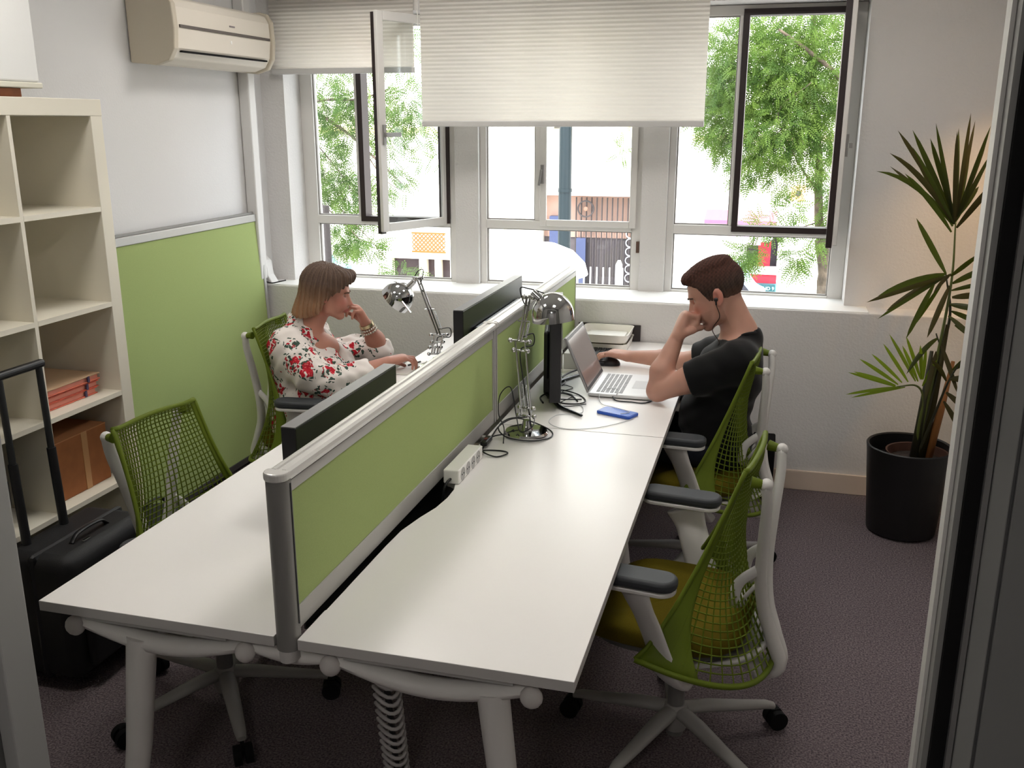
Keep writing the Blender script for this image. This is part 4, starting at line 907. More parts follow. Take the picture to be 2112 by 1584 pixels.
def build_hand(g, wr, d, n, t, curls, thumb=(.6, .7, .3), tc=(25, 25), s=1.0, spread=4, k=.006, tt=(.6, -.5, .6)):
    wr, d, n, t = [aV(*q) for q in (wr, d, n, t)]; d /= np.linalg.norm(d); n -= d*(n@d); n /= np.linalg.norm(n); t = t-d*(t@d)-n*(t@n); t /= np.linalg.norm(t)
    ax = np.cross(d, n); offs = (.029, .010, -.0095, -.0275); ln = (.088, .091, .086, .077); seg = ((.043, .026, .021), (.047, .030, .022), (.043, .028, .021), (.034, .021, .019)); rr = (.0092, .0094, .009, .008); tips = []
    for i in range(4):
        b = wr+t*offs[i]*.55*s+d*.012*s; m = wr+d*ln[i]*s+t*offs[i]*s-n*.002*s; g.cone(b, m, .0155*s, .0118*s, .014*s)
        dr = rot_vec(d, n, 0)+t*math.sin(math.radians((1.5-i)*spread)); dr /= np.linalg.norm(dr); p = m; r = rr[i]*s
        for j in range(3):
            dr = rot_vec(dr, ax, math.radians(curls[i][j])); q = p+dr*seg[i][j]*s; g.cone(p, q, r, r*.9, k*s*.7); p = q; r *= .9
        tips.append(p)
    g.ell(wr+d*.045*s, aV(.050, .036, .0155)*s, np.stack([d, t, n], 1), .014*s)
    b = wr+d*.016*s+t*.020*s+n*.004*s; dr = d*thumb[0]+t*thumb[1]+n*thumb[2]; dr /= np.linalg.norm(dr); p = b+dr*.044*s; g.cone(b, p, .0165*s, .0125*s, .012*s)
    a2 = np.cross(dr, d*tt[0]+t*tt[1]+n*tt[2]); a2 /= np.linalg.norm(a2); r = .0108*s
    for j, L_ in enumerate((.034, .028)):
        dr = rot_vec(dr, a2, math.radians(tc[j])); q = p+dr*L_*s; g.cone(p, q, r, r*.9, k*s*.7); p = q; r *= .9
    return tips
def paint(h, base, lip, blush, stubble=None):
    base, lip, blush = [np.array(lin(c)) for c in (base, lip, blush)]
    def fn(V):
        x, y, z = h.loc(V[:, 0], V[:, 1], V[:, 2]); c = np.tile(base, (len(V), 1))
        def mixin(col, w):
            nonlocal c; w = np.clip(w, 0, 1)[:, None]; c = c*(1-w)+np.array(col)*w
        nz = np.sin(V[:, 0]*83)*np.sin(V[:, 1]*71+1)*np.sin(V[:, 2]*67+2); c *= (1+.05*nz)[:, None]
        bl = np.exp(-(((x-.07)/.03)**2+((np.abs(y)-.04)/.02)**2+((z+.03)/.022)**2)); mixin(blush, bl*.6)
        bl = np.exp(-(((x-.112)/.012)**2+(y/.014)**2+((z+.038)/.014)**2)); mixin(blush, bl*.6)
        bl = np.exp(-(((x+.012)/.03)**2+((np.abs(y)-.082)/.010)**2+((z+.006)/.035)**2)); mixin(blush, bl*.7)
        if stubble:
            w = (z < -.045)*(x > -.01)*np.exp(-((z+.085)/.04)**2); mixin(lin(stubble), w*.35*(np.abs(x) < .12)*(np.abs(y) < .075))
        w = np.exp(-(((z+.071)/.0085)**4))*(x > .080)*(x < .104)*(np.abs(y) < .023); mixin(lip, w*.75)
        return c
    return fn
def face_bits(h, t, iris, brow, brow_w, shut=.02):
    S = h.s; RM = Matrix([list(r) for r in h.R])
    for s in (-1, 1):
        e = build('eye', MB().ball(h.w((.0735, s*.0305, .003)), .0130*S, 18), mat('eye_white', (196, 180, 172), .25), t, smooth=180)
        build('iris', MB().ball(h.w((.0805, s*.0305, .001)), .0070*S, 14), mat(iris[0], iris[1], .15), e, smooth=180)
        lid = MB(); lid.grid(lambda u, v: Vector(h.w((.0735+.0142*math.cos(lerp(-1.3, 1.3, u))*math.cos(lerp(shut, 1.35, v)), s*.0305+.0142*math.sin(lerp(-1.3, 1.3, u))*math.cos(lerp(shut, 1.35, v)),   .003+.0142*math.sin(lerp(shut, 1.35, v))))), 10, 6)
        build('eyelid', lid, mat('eyelid_skin', (172, 116, 96), .5), t, smooth=180)
        bw = MB(); bw.tube([h.w(p) for p in ((.0945, s*.012, .0155), (.0955, s*.024, .0185), (.0895, s*.036, .0200), (.077, s*.048, .0160))], [.0036*S*brow_w, .0052*S*brow_w, .0044*S*brow_w, .0018*S], 8); build('eyebrow', bw, mat('brow_'+iris[0], brow, .8), t, smooth=180)
M_skin = attr_mat('skin', .48, .12, .35, bump=.15, bscale=700)

# --- the man
man = thing('person', 'man in a black t-shirt sitting at the right, fist held to his mouth', 'person', (.82, 2.15, 0))
hm_ = Head((.772, 2.155, 1.168), (-.906, 0, -.42), (-.42, 0, .906), 1.10)
g = SDF((.10, 1.90, .70), (1.05, 2.72, 1.34), .0040)
build_head(g, hm_)
g.cone(hm_.w((-.028, 0, -.045)), (.885, 2.16, 1.005), .058, .062, .02); g.cone((.87, 2.16, 1.01), (.86, 2.16, .93), .066, .085, .03)
g.cone((.885, 2.16, .985), (.875, 2.03, .945), .045, .05, .03); g.cone((.885, 2.16, .985), (.875, 2.29, .945), .045, .05, .03)
g.cone((.86, 2.05, .93), (.86, 2.27, .93), .06, None, .03); g.ell((.83, 2.16, .86), (.105, .15, .10), None, .03)
# near (left) arm, elbow on the desk
g.cone((.86, 1.995, .92), (.70, 2.0, .845), .058, .052, .02); g.cone((.70, 2.0, .845), (.572, 2.03, .782), .052, .043, .02); g.cone((.572, 2.03, .782), (.585, 2.045, .86), .041, .047, .018); g.cone((.585, 2.045, .86), (.632, 2.088, .985), .046, .029, .018)
build_hand(g, (.633, 2.090, .990), (.28, .22, .93), (.90, .25, -.30), (-.15, -1, .12), [(80, 92, 50), (80, 94, 50), (80, 94, 50), (80, 92, 50)], (.62, .30, .72), (30, 55), 1.12, 1, .008, (-.1, -1, .15))
g.ell((.682, 2.118, 1.055), (.036, .038, .036), None, .012)
# far (right) arm, hand on the mouse
g.cone((.86, 2.32, .92), (.66, 2.48, .80), .056, .044, .02); g.cone((.66, 2.48, .795), (.54, 2.545, .788), .043, .042, .018); g.cone((.54, 2.545, .788), (.382, 2.603, .776), .041, .027, .018)
build_hand(g, (.382, 2.603, .777), (-1, -.03, .10), (0, 0, -1), (0, -1, 0), [(18, 38, 25), (16, 36, 22), (20, 38, 25), (26, 40, 28)], (.75, .62, -.25), (8, 14), 1.06, 7)
sdf_obj('body', g, M_skin, man, paint(hm_, (190, 144, 126), (172, 98, 92), (194, 112, 98), (120, 84, 70)))
face_bits(hm_, man, ('iris_brown', (52, 34, 24)), (62, 44, 34), .78, -.95)
# hair: close cropped sides, lifted fringe
M_hair = attr_mat('hair_short', .85, bump=.8, bscale=900)
g = SDF((.58, 2.02, 1.04), (.95, 2.29, 1.36), .0036)
S = hm_.s
g.ell(hm_.w((-.016, 0, .036)), aV(.1005, .0785, .088)*S, hm_.R, .02); g.ell(hm_.w((.030, 0, .042)), aV(.061, .065, .062)*S, hm_.R, .02)
g.ell(hm_.w((.034, 0, .090)), aV(.058, .052, .026)*S, hm_.R, .015); g.cone(hm_.w((.078, -.030, .082)), hm_.w((.080, .030, .084)), .0175, None, .015); g.ell(hm_.w((-.02, 0, .10)), aV(.075, .06, .028)*S, hm_.R, .015)
def hair_line(X, Y, Z):
    x, y, z = hm_.loc(X, Y, Z)
    # lower limit of the hair as a function of how far forward it is
    lim = np.interp(x, [-.13, -.09, -.06, -.035, -.015, .000, .012, .022, .034, .048, .070, .10, .13], [-.098, -.094, -.082, -.045, .006, .006, -.026, -.026, .012, .048, .062, .074, .074])
    return (lim-z)*S*.8
g.clip(hair_line); g.add(lambda X, Y, Z: .0026*np.sin(X*520+Z*90)*np.sin(Y*430+X*60)+.0016*np.sin(X*900+Y*300)*np.sin(Y*800-Z*200)*np.sin(Z*700+X*300))
def hcol(V):
    x, y, z = hm_.loc(V[:, 0], V[:, 1], V[:, 2]); w = np.clip((z-.02)/.05, 0, 1)[:, None]
    nz = (1+.30*np.sin(x*420+y*160)*np.sin(y*390-z*120)+.2*np.sin(z*610+x*300))[:, None]; f = np.clip((.012-z)/.05, 0, 1)[:, None]*.45
    return (1-f)*nz*(np.array(lin((70, 54, 46)))*(1-w)+np.array(lin((72, 42, 32)))*w)+f*np.array(lin((150, 108, 88)))
    return np.array(lin((66, 50, 42)))*(1-w)+np.array(lin((54, 34, 26)))*w
sdf_obj('hair', g, M_hair, man, hcol, 1)
# t-shirt
M_tee = mat('black_cotton', (15, 15, 16), .9, spec=.15, sheen=.15, bump=.3, bscale=14)
def clip_planes(g, planes):
    for (p, n) in planes: g.clip(lambda X, Y, Z, p=p, n=n: (X-p[0])*n[0]+(Y-p[1])*n[1]+(Z-p[2])*n[2])
g = SDF((.56, 1.86, .42), (1.06, 2.48, 1.05), .0060)
g.ell((.825, 2.15, .54), (.140, .190, .13), None, .05); g.ell((.795, 2.15, .66), (.145, .175, .15), None, .05); g.ell((.842, 2.155, .83), (.138, .185, .155), None, .05)
g.cone((.885, 2.03, .935), (.885, 2.28, .935), .074, None, .05); g.cone((.893, 2.16, .975), (.90, 2.16, .99), .072, .066, .04)
a = SDF((.56, 1.86, .42), (1.06, 2.48, 1.05), .0060)
a.cone((.865, 1.995, .92), (.66, 2.0, .825), .080, .074, .03); a.clip(lambda X, Y, Z: ((.695-X)*.92+(.845-Z)*.38))
b = SDF((.56, 1.86, .42), (1.06, 2.48, 1.05), .0060)
b.cone((.865, 2.31, .92), (.66, 2.47, .805), .078, .070, .03); b.clip(lambda X, Y, Z: ((.700-X)*.85+(Y-2.43)*.3+(.83-Z)*.3))
for q in (a, b): hh = np.clip(.5+.5*(g.D-q.D)/.03, 0, 1); g.D = (g.D*(1-hh)+q.D*hh-.03*hh*(1-hh)).astype(np.float32)
g.clip(lambda X, Y, Z: .455-Z)
# neckline: an open scoop, lower at the front
def scoop(X, Y, Z): return .074-np.sqrt(((X-.855)*.78)**2+(Y-2.16)**2*1.0+((Z-1.045)*.85)**2)
g.clip(scoop)
g.add(lambda X, Y, Z: .0028*np.sin(X*46+Z*60)*np.sin(Y*30+X*20)+.0022*np.sin(Z*95-X*70+Y*20)*np.clip((.80-Z)*6, 0, 1))
sdf_obj('t_shirt', g, M_tee, man, None, 2)
col_ = MB(); col_.tube(bez([(.800, 2.16, .965), (.835, 2.10, .985), (.895, 2.085, 1.018), (.938, 2.12, 1.022), (.950, 2.16, 1.020), (.938, 2.20, 1.022), (.895, 2.235, 1.018), (.835, 2.22, .985), (.800, 2.16, .965)], 6), .0055, 8, flat=1.4)
build('collar', col_, M_tee, man, smooth=180)
g = SDF((.22, 1.90, .06), (1.02, 2.42, .62), .0080); M_jean = mat('dark_jeans', (42, 44, 54), .9, spec=.1, var=.15, vscale=60, bump=.3, bscale=40)
g.ell((.825, 2.15, .54), (.13, .18, .10), None, .04)
for s in (-1, 1):
    g.cone((.84, 2.15+s*.09, .545), (.42, 2.15+s*.13, .565), .090, .066, .03); g.cone((.42, 2.15+s*.13, .56), (.40, 2.15+s*.12, .12), .064, .044, .02)
g.clip(lambda X, Y, Z: .105-Z); sdf_obj('trousers', g, M_jean, man, None, 2)
for s in (-1, 1):
    m = SDF((.18, 1.9, 0), (.48, 2.42, .14), .006); yy = 2.15+s*.12
    m.ell((.40, yy, .06), (.05, .040, .055)); m.ell((.30, yy, .04), (.085, .042, .036)); m.clip(lambda X, Y, Z: .010-Z)
    sh_ = sdf_obj('shoe', m, mat('shoe_black', (24, 22, 24), .5), man, None, 1)
    build('sole', MB().prism([(x, y) for x, y in rrect(.212, .445, yy-.038, yy+.038, .035)], .001, .0115), mat('sole_grey', (90, 88, 90), .7), sh_)
ear = hm_.w((-.002, .086, -.012)); eo = thing('earphones', 'black in-ear earphones with a thin lead worn by the man', 'earphones', tuple(ear))
m = MB(); m.ball(tuple(ear), .0085, 12); m.cyl(tuple(ear), tuple(hm_.w((.004, .088, -.030))), .0035, n=8); build('earbud', m, M_black, eo, smooth=180)
m = MB(); m.tube(bez([tuple(hm_.w((.004, .088, -.030))), tuple(hm_.w((.010, .082, -.075))), (.772, 2.075, 1.035), (.800, 2.07, .990), (.795, 2.09, .965)], 8), .0018, 6); build('lead', m, mat('lead_brown', (60, 40, 34), .5), eo, smooth=180)

# --- the woman
wo = thing('person', 'woman with shoulder length hair in a white floral blouse, resting on her hand', 'person', (-1.0, 2.12, 0))
yw, tw_ = math.radians(19), math.radians(11)
hw = Head((-.908, 2.140, 1.096), (math.cos(yw)*math.cos(tw_), math.sin(yw)*math.cos(tw_), -math.sin(tw_)), (math.sin(tw_)*math.cos(yw), math.sin(tw_)*math.sin(yw), math.cos(tw_)), .93)
g = SDF((-1.14, 1.86, .69), (-.44, 2.46, 1.20), .0040)
build_head(g, hw, True, (-1, 1))
g.cone(hw.w((-.025, 0, -.045)), (-1.02, 2.11, .90), .052, .060, .02); g.cone((-1.02, 2.11, .90), (-1.01, 2.11, .84), .068, .10, .03); g.cone((-1.02, 2.11, .895), (-1.03, 1.97, .865), .04, .045, .03); g.cone((-1.02, 2.11, .895), (-1.02, 2.25, .865), .04, .045, .03)
g.ell((-.96, 2.12, .835), (.085, .12, .07), None, .04)
g.cone((-.80, 1.965, .735), (-.735, 2.055, .757), .046, .043, .02); g.cone((-.735, 2.055, .757), (-.652, 2.165, .785), .042, .027, .018)
build_hand(g, (-.652, 2.165, .787), (.60, .62, .10), (.05, 0, -1), (-.7, .7, 0), [(22, 42, 25), (20, 46, 28), (24, 48, 30), (30, 50, 32)], (.8, .5, .35), (15, 20), .98, 5)
g.cone((-.765, 2.345, .792), (-.770, 2.315, .85), .040, .043, .018); g.cone((-.770, 2.315, .845), (-.790, 2.262, .933), .042, .027, .018)
build_hand(g, (-.790, 2.262, .935), (-.28, -.36, .90), (-.62, -.55, -.30), (-.5, .75, .1), [(38, 55, 35), (40, 60, 35), (45, 62, 35), (52, 62, 35)], (.75, .5, .45), (15, 20), .95, 5)
sdf_obj('body', g, M_skin, wo, paint(hw, (186, 132, 114), (166, 72, 76), (196, 104, 96)))
face_bits(hw, wo, ('iris_hazel', (74, 60, 40)), (96, 70, 50), .8, -.3)
# hair
M_hairw = attr_mat('hair_long', .5, bump=.9, bscale=26, stretch=(9, 9, .8))
g = SDF((-1.18, 1.99, .86), (-.78, 2.30, 1.25), .0036); S = hw.s*1.05
g.ell(hw.w((-.030, 0, .040)), aV(.106, .088, .096)*S, hw.R, .02); g.ell(hw.w((.022, 0, .062)), aV(.078, .078, .062)*S, hw.R, .02)
g.cone(hw.w((.058, -.036, .094)), hw.w((.086, .026, .092)), .026, .026, .02); g.cone(hw.w((.070, .03, .070)), hw.w((.070, .060, .030)), .020, .014, .02); g.cone(hw.w((.060, -.035, .070)), hw.w((.040, -.072, .030)), .022, .016, .02)
for s in (-1, 1):
    g.cone(hw.w((-.034, s*.066, .020)), hw.w((-.055, s*.070, -.070)), .032, .032, .03); g.cone(hw.w((-.055, s*.070, -.070)), hw.w((-.085, s*.060, -.125)), .030, .022, .025); g.cone(hw.w((.000, s*.074, .03)), hw.w((-.030, s*.078, -.050)), .018, .014, .02)
g.cone(hw.w((-.070, -.03, .0)), hw.w((-.108, -.035, -.115)), .052, .038, .03); g.cone(hw.w((-.070, .03, .0)), hw.w((-.108, .035, -.115)), .052, .038, .03); g.cone(hw.w((-.085, 0, -.03)), hw.w((-.116, 0, -.128)), .045, .034, .03)
def wface(X, Y, Z):
    x, y, z = hw.loc(X, Y, Z)
    # a rounded opening for the face, fringe kept above the brows
    e = 1-np.sqrt(((x-.118)/(.122-.25*z))**2+(y/.135)**2+((z+.044)/.116)**2); return e*.075*S
g.clip(wface)
g.clip(lambda X, Y, Z: (lambda l: ((-.098+.28*(l[0]+.02)-.01*np.sin(l[1]*60))-l[2])*S)(hw.loc(X, Y, Z)))
g.add(lambda X, Y, Z: (lambda l: .0030*np.sin(np.arctan2(l[1], l[0]+.02)*34+l[2]*14)+.0016*np.sin(np.arctan2(l[1], l[0]+.02)*71-l[2]*22))(hw.loc(X, Y, Z)))
def wcol(V):
    x, y, z = hw.loc(V[:, 0], V[:, 1], V[:, 2]); w = np.clip((.05-z)/.13, 0, 1)[:, None]; a = np.arctan2(y, x+.02); st = (.5+.5*np.sin(a*38+z*20)*np.sin(a*13+1+z*9))[:, None]*.55
    c = np.array(lin((74, 54, 44)))*(1-w)+np.array(lin((150, 106, 72)))*w; return c*(1-st)+np.array(lin((176, 146, 122)))*st*(.40+.5*w)+np.array(lin((60, 42, 32)))*st*(1-w)*.55
sdf_obj('hair', g, M_hairw, wo, wcol, 1)
# floral blouse
def floral():
    m = mat('floral_cotton', (238, 230, 222), .85, spec=.15, bump=.25, bscale=12); nt = m.node_tree; N = nt.nodes; L = nt.links; b = N['Principled BSDF']
    tc = N.new('ShaderNodeTexCoord'); dn = N.new('ShaderNodeTexNoise'); dn.inputs['Scale'].default_value = 26; dn.inputs['Detail'].default_value = 2
    mx = N.new('ShaderNodeVectorMath'); mx.operation = 'MULTIPLY_ADD'; mx.inputs[1].default_value = (.055, .055, .055)
    L.new(tc.outputs['Object'], dn.inputs['Vector']); L.new(dn.outputs['Color'], mx.inputs[0]); L.new(tc.outputs['Object'], mx.inputs[2])
    def vor(sc): v = N.new('ShaderNodeTexVoronoi'); v.inputs['Scale'].default_value = sc; v.inputs['Randomness'].default_value = .9; L.new(mx.outputs[0], v.inputs['Vector']); return v
    def lt(sock, th): q = N.new('ShaderNodeMath'); q.operation = 'LESS_THAN'; q.inputs[1].default_value = th; L.new(sock, q.inputs[0]); return q.outputs[0]
    def mul(a, c): q = N.new('ShaderNodeMath'); q.operation = 'MULTIPLY'; L.new(a, q.inputs[0]); L.new(c, q.inputs[1]); return q.outputs[0]
    def mixc(fac, a, c):
        q = N.new('ShaderNodeMix'); q.data_type = 'RGBA'; L.new(fac, q.inputs['Factor'])
        if isinstance(a, tuple): q.inputs['A'].default_value = (*lin(a), 1)
        else: L.new(a, q.inputs['A'])
        if isinstance(c, tuple): q.inputs['B'].default_value = (*lin(c), 1)
        else: L.new(c, q.inputs['B'])
        return q.outputs['Result']
    big = vor(8.6); leaf = vor(50); ros = vor(36); fine = vor(105)
    near = lt(big.outputs['Distance'], .50); core = lt(big.outputs['Distance'], .36); lf = lt(leaf.outputs['Distance'], .42); rs = lt(ros.outputs['Distance'], .52); fn_ = lt(fine.outputs['Distance'], .30)
    c = mixc(mul(near, lf), (232, 224, 218), (70, 88, 78)); sm = vor(24); c = mixc(mul(lt(sm.outputs['Distance'], .16), lf), c, (178, 64, 66)); c = mixc(mul(core, rs), c, (184, 36, 50)); c = mixc(mul(mul(core, rs), fn_), c, (226, 110, 112))
    L.new(c, b.inputs['Base Color']); return m
M_flo = floral()
LO, HI = (-1.26, 1.78, .42), (-.62, 2.48, 1.05)
g = SDF(LO, HI, .0060)
g.ell((-1.0, 2.11, .50), (.185, .215, .12), None, .05); g.ell((-.985, 2.11, .61), (.185, .205, .14), None, .05); g.ell((-1.015, 2.11, .77), (.155, .195, .15), None, .05)
g.ell((-.915, 2.05, .755), (.085, .085, .085), None, .05); g.ell((-.905, 2.18, .755), (.085, .085, .085), None, .05)
g.cone((-1.04, 1.990, .882), (-1.04, 2.235, .882), .076, None, .05); g.cone((-1.040, 2.115, .90), (-1.035, 2.12, .955), .078, .066, .05)
a = SDF(LO, HI, .0060)
a.cone((-1.035, 1.975, .868), (-.90, 1.925, .775), .084, .074, .03); a.cone((-.90, 1.925, .775), (-.815, 1.945, .740), .074, .068, .04); a.cone((-.815, 1.945, .740), (-.70, 2.09, .765), .068, .056, .03)
a.clip(lambda X, Y, Z: ((X+.712)*.60+(Y-2.085)*.78))
b = SDF(LO, HI, .0060)
b.cone((-1.02, 2.24, .868), (-.86, 2.35, .79), .080, .066, .03); b.cone((-.86, 2.35, .79), (-.762, 2.345, .790), .066, .058, .03); b.cone((-.765, 2.345, .785), (-.772, 2.32, .83), .056, .054, .03)
b.clip(lambda X, Y, Z: (Z-.835)*.9-(Y-2.32)*.3)
for q in (a, b): hh = np.clip(.5+.5*(g.D-q.D)/.035, 0, 1); g.D = (g.D*(1-hh)+q.D*hh-.035*hh*(1-hh)).astype(np.float32)
g.clip(lambda X, Y, Z: .450-Z)
g.clip(lambda X, Y, Z: .064-np.sqrt(((X+.975)*.80)**2+((Y-2.125)*1.0)**2+((Z-.985)*.62)**2))
g.clip(lambda X, Y, Z: (.030-np.sqrt((Y-2.135)**2+((Z-.86)*.35)**2))*1.0-np.where(X > -.955, 0, 1.0))
g.add(lambda X, Y, Z: .0035*np.sin(X*40+Z*55)*np.sin(Y*32+X*25)+.003*np.sin(Z*80-X*60+Y*35)+.002*np.sin(Y*120+Z*60)*(X > -.95))
sdf_obj('blouse', g, M_flo, wo, None, 2)
g = SDF((-1.26, 1.88, .06), (-.36, 2.40, .60), .0080); M_tr2 = mat('dark_trousers', (36, 34, 40), .9)
g.ell((-1.0, 2.11, .52), (.17, .20, .09), None, .04)
for s in (-1, 1): g.cone((-.98, 2.11+s*.10, .54), (-.56, 2.13+s*.11, .56), .092, .068, .03); g.cone((-.56, 2.13+s*.11, .555), (-.50, 2.13+s*.10, .12), .064, .044, .02)
g.clip(lambda X, Y, Z: .105-Z); sdf_obj('trousers', g, M_tr2, wo, None, 2)
for s in (-1, 1):
    yy = 2.13+s*.10; m = SDF((-.60, 1.9, 0), (-.28, 2.4, .14), .006); m.ell((-.50, yy, .055), (.046, .036, .05)); m.ell((-.41, yy, .035), (.08, .036, .030)); m.clip(lambda X, Y, Z: .010-Z)
    sh_ = sdf_obj('shoe', m, mat('shoe_black', (24, 22, 24), .5), wo, None, 1); build('sole', MB().prism([(x, y) for x, y in rrect(-.545, -.325, yy-.032, yy+.032, .03)], .001, .0115), MATS['sole_grey'], sh_)
br = MB(); w0 = aV(-.790, 2.262, .933); dv = aV(-.25, -.32, .92)/np.linalg.norm([.25, .32, .92]); Rb = Vector(dv).to_track_quat('Z', 'Y').to_matrix()
for off, rr_, nb in ((-.022, .0335, 18), (-.036, .036, 20)):
    for k in range(nb):
        a_ = 2*math.pi*k/nb; p = Vector(w0+dv*off)+Rb @ Vector((rr_*math.cos(a_), rr_*math.sin(a_), 0)); br.ball(p, .0052, 8)
o = build('bracelet', br, mat('bead_pale', (206, 200, 186), .25, metal=.3), wo, smooth=180); o['kind'] = 'stuff'
wm = MB(); wm.lathe([(.0315, -.008), (.034, -.008), (.034, .008), (.0315, .008)], tuple(w0+dv*(-.004)), 24, Rb); build('watch_band', wm, mat('watch_gold', (190, 176, 140), .25, metal=.8), wo, smooth=40)

# ------------------------------------------------------------------ the street outside
GZ = -1.35
struct('street', MB().box(-30, 30, 3.7, 60, GZ-.1, GZ), mat('asphalt', (150, 148, 145), .9, var=.08, vscale=3))
top('pavement', 'pale pavement along the far side of the street', 'pavement', MB().box(-30, 30, 13.2, 16, GZ+.001, GZ+.12), mat('paving', (205, 202, 196), .9)); bpy.data.objects['pavement']['kind'] = 'structure'
M_fac = mat('facade_cream', (240, 232, 216), .9); M_fac2 = mat('facade_pink', (236, 206, 196), .9); M_win = mat('dark_window', (44, 40, 52), .3)
bd = thing('building', 'pale sunlit house across the street with a dark barred gate', 'building', (-2, 16, GZ))
def holes(x0, x1, z0, z1, hs, y0, y1):
    """wall slab with rectangular openings, built as boxes between them"""
    mb = MB(); xs = sorted({x0, x1, *[h[0] for h in hs], *[h[1] for h in hs]}); zs = sorted({z0, z1, *[h[2] for h in hs], *[h[3] for h in hs]})
    for i in range(len(xs)-1):
        for j in range(len(zs)-1):
            cx, cz = (xs[i]+xs[i+1])/2, (zs[j]+zs[j+1])/2
            if not any(h[0] < cx < h[1] and h[2] < cz < h[3] for h in hs): mb.box(xs[i], xs[i+1], y0, y1, zs[j], zs[j+1])
    return mb
hs = [(-3.25, -1.48, GZ, .52), (-6.35, -5.75, GZ, -.80), (-5.62, -5.42, GZ, -.80), (-5.32, -5.10, GZ, -.80)]
build('wall', holes(-14, -1.30, GZ, 6.5, hs, 16.0, 16.3), M_fac, bd)
build('back_wall', MB().box(-14, -1.3, 16.9, 17, GZ, 6.5), mat('dim_interior', (66, 60, 70), .9), bd)
build('cornice', MB().box(-14, -1.30, 15.9, 16.0, 1.62, 1.72), mat('cornice_yellow', (232, 214, 150), .8), bd)
for a, b in ((-6.35, -5.75), (-5.62, -5.42), (-5.32, -5.10)): build('window', MB().box(a, b, 16.2, 16.25, GZ, -.80), mat('door_maroon', (52, 30, 38), .5), bd)
gt = MATS['door_maroon']
M_gate = mat('gate_brown', (62, 54, 54), .5); M_blue = mat('column_blue', (62, 70, 104), .6); M_salm = mat('panel_salmon', (176, 142, 128), .7)
build('door_panel', MB().box(-3.25, -1.48, 16.22, 16.26, -.30, .52), M_salm, bd); build('door_panel', MB().box(-3.25, -1.48, 16.24, 16.28, GZ, -.30), mat('panel_dusk', (92, 84, 88), .7), bd)
build('lintel', MB().box(-3.3, -1.42, 15.93, 16.0, .50, .60), mat('lintel_white', (225, 220, 214), .7), bd)
for k in range(12): build('gate_bar', MB().box(-2.62+k*.098, -2.600+k*.098, 16.1, 16.14, GZ+.1, .46), M_gate, bd)
for x in (-3.02, -2.50): build('column', MB().box(x-.09, x+.09, 16.05, 16.2, GZ, -.30 if x > -2.6 else .1), M_blue, bd)
R = Matrix.Rotation(math.pi/2, 3, 'X')
build('emblem', MB().lathe([(.135, -.015), (.16, -.015), (.16, .015), (.135, .015), (.135, -.015)], (-2.42, 16.07, .25), 24, R), M_gate, bd, smooth=40)
build('emblem_centre', MB().ball((-2.42, 16.07, .25), .045, 12, (1, .4, 1)), mat('emblem_pale', (150, 116, 98), .5), bd, smooth=180)
for k in range(6):
    build('scroll_ring', MB().lathe([(.066, -.01), (.084, -.01), (.084, .01), (.066, .01), (.066, -.01)], (-1.57, 16.07, -1.02+k*.165), 18, R), mat('scroll_white', (176, 178, 190), .6), bd, smooth=40)
pf_ = thing('picket_fence', 'white picket fence before the barred gate across the street', 'fence', (-2, 15.4, GZ))
for k in range(8): build('picket', MB().box(-2.42+k*.118-.011, -2.42+k*.118+.011, 15.40, 15.43, GZ+.13, -.74), mat('picket_white', (246, 246, 250), .6), pf_)
for x in (-2.50, -1.66): build('post', MB().prism([(x-.055, GZ+.12), (x+.055, GZ+.12), (x+.055, -.68), (x+.02, -.60), (x-.02, -.60), (x-.055, -.68)], 15.35, 15.45, 'y'), MATS['picket_white'], pf_)
build('rail', MB().box(-2.5, -1.6, 15.44, 15.46, GZ+.2, GZ+.25), MATS['picket_white'], pf_)
tr = thing('trellis', 'orange diagonal trellis on the house beyond the left window', 'trellis', (-5.5, 15.9, -.5))
M_tr = mat('trellis_orange', (176, 88, 30), .7)
tm = MB()
build('frame', MB().box(-5.87, -5.17, 15.93, 15.96, -.665, -.635), M_tr, tr); build('frame', MB().box(-5.87, -5.17, 15.93, 15.96, -.30, -.27), M_tr, tr)
for s in (-1, 1):
    for k in range(17):
        c = -6.2+k*.082
        z0, z1 = -.64, -.29; x0, x1 = (c, c+.35) if s > 0 else (c+.35, c)
        # clip the slat to the frame
        pts = []
        for t_ in np.linspace(0, 1, 21):
            x = lerp(x0, x1, t_)
            if -5.87 <= x <= -5.17: pts.append((x, lerp(z0, z1, t_)))
        if len(pts) > 2:
            (xa, za), (xb, zb_) = pts[0], pts[-1]
            build('slat', MB().add([(xa-.012, 15.94+s*.008, za), (xa+.012, 15.94+s*.008, za), (xb+.012, 15.94+s*.008, zb_), (xb-.012, 15.94+s*.008, zb_), (xa-.012, 15.95+s*.008, za), (xa+.012, 15.95+s*.008, za), (xb+.012, 15.95+s*.008, zb_), (xb-.012, 15.95+s*.008, zb_)], [(0, 1, 2, 3), (7, 6, 5, 4), (0, 4, 5, 1), (1, 5, 6, 2), (2, 6, 7, 3), (3, 7, 4, 0)]), M_tr, tr)
b2 = thing('building', 'white shop house across the street beyond the right window', 'building', (2, 16.5, GZ))
build('wall', holes(-1.30, 9, GZ, 6.5, [(.55, 1.10, GZ, -.16), (-1.0, .3, 1.9, 2.75)], 16.2, 16.5), mat('facade_white', (246, 240, 234), .9), b2)
build('shutter', MB().box(-1.0, .3, 16.3, 16.34, 1.9, 2.75), mat('shutter_grey', (128, 122, 122), .7), b2)
for k in range(14): build('slat', MB().box(-1.0, .3, 16.27, 16.30, 1.92+k*.06, 1.95+k*.06), mat('shutter_slat', (150, 144, 142), .7), b2)
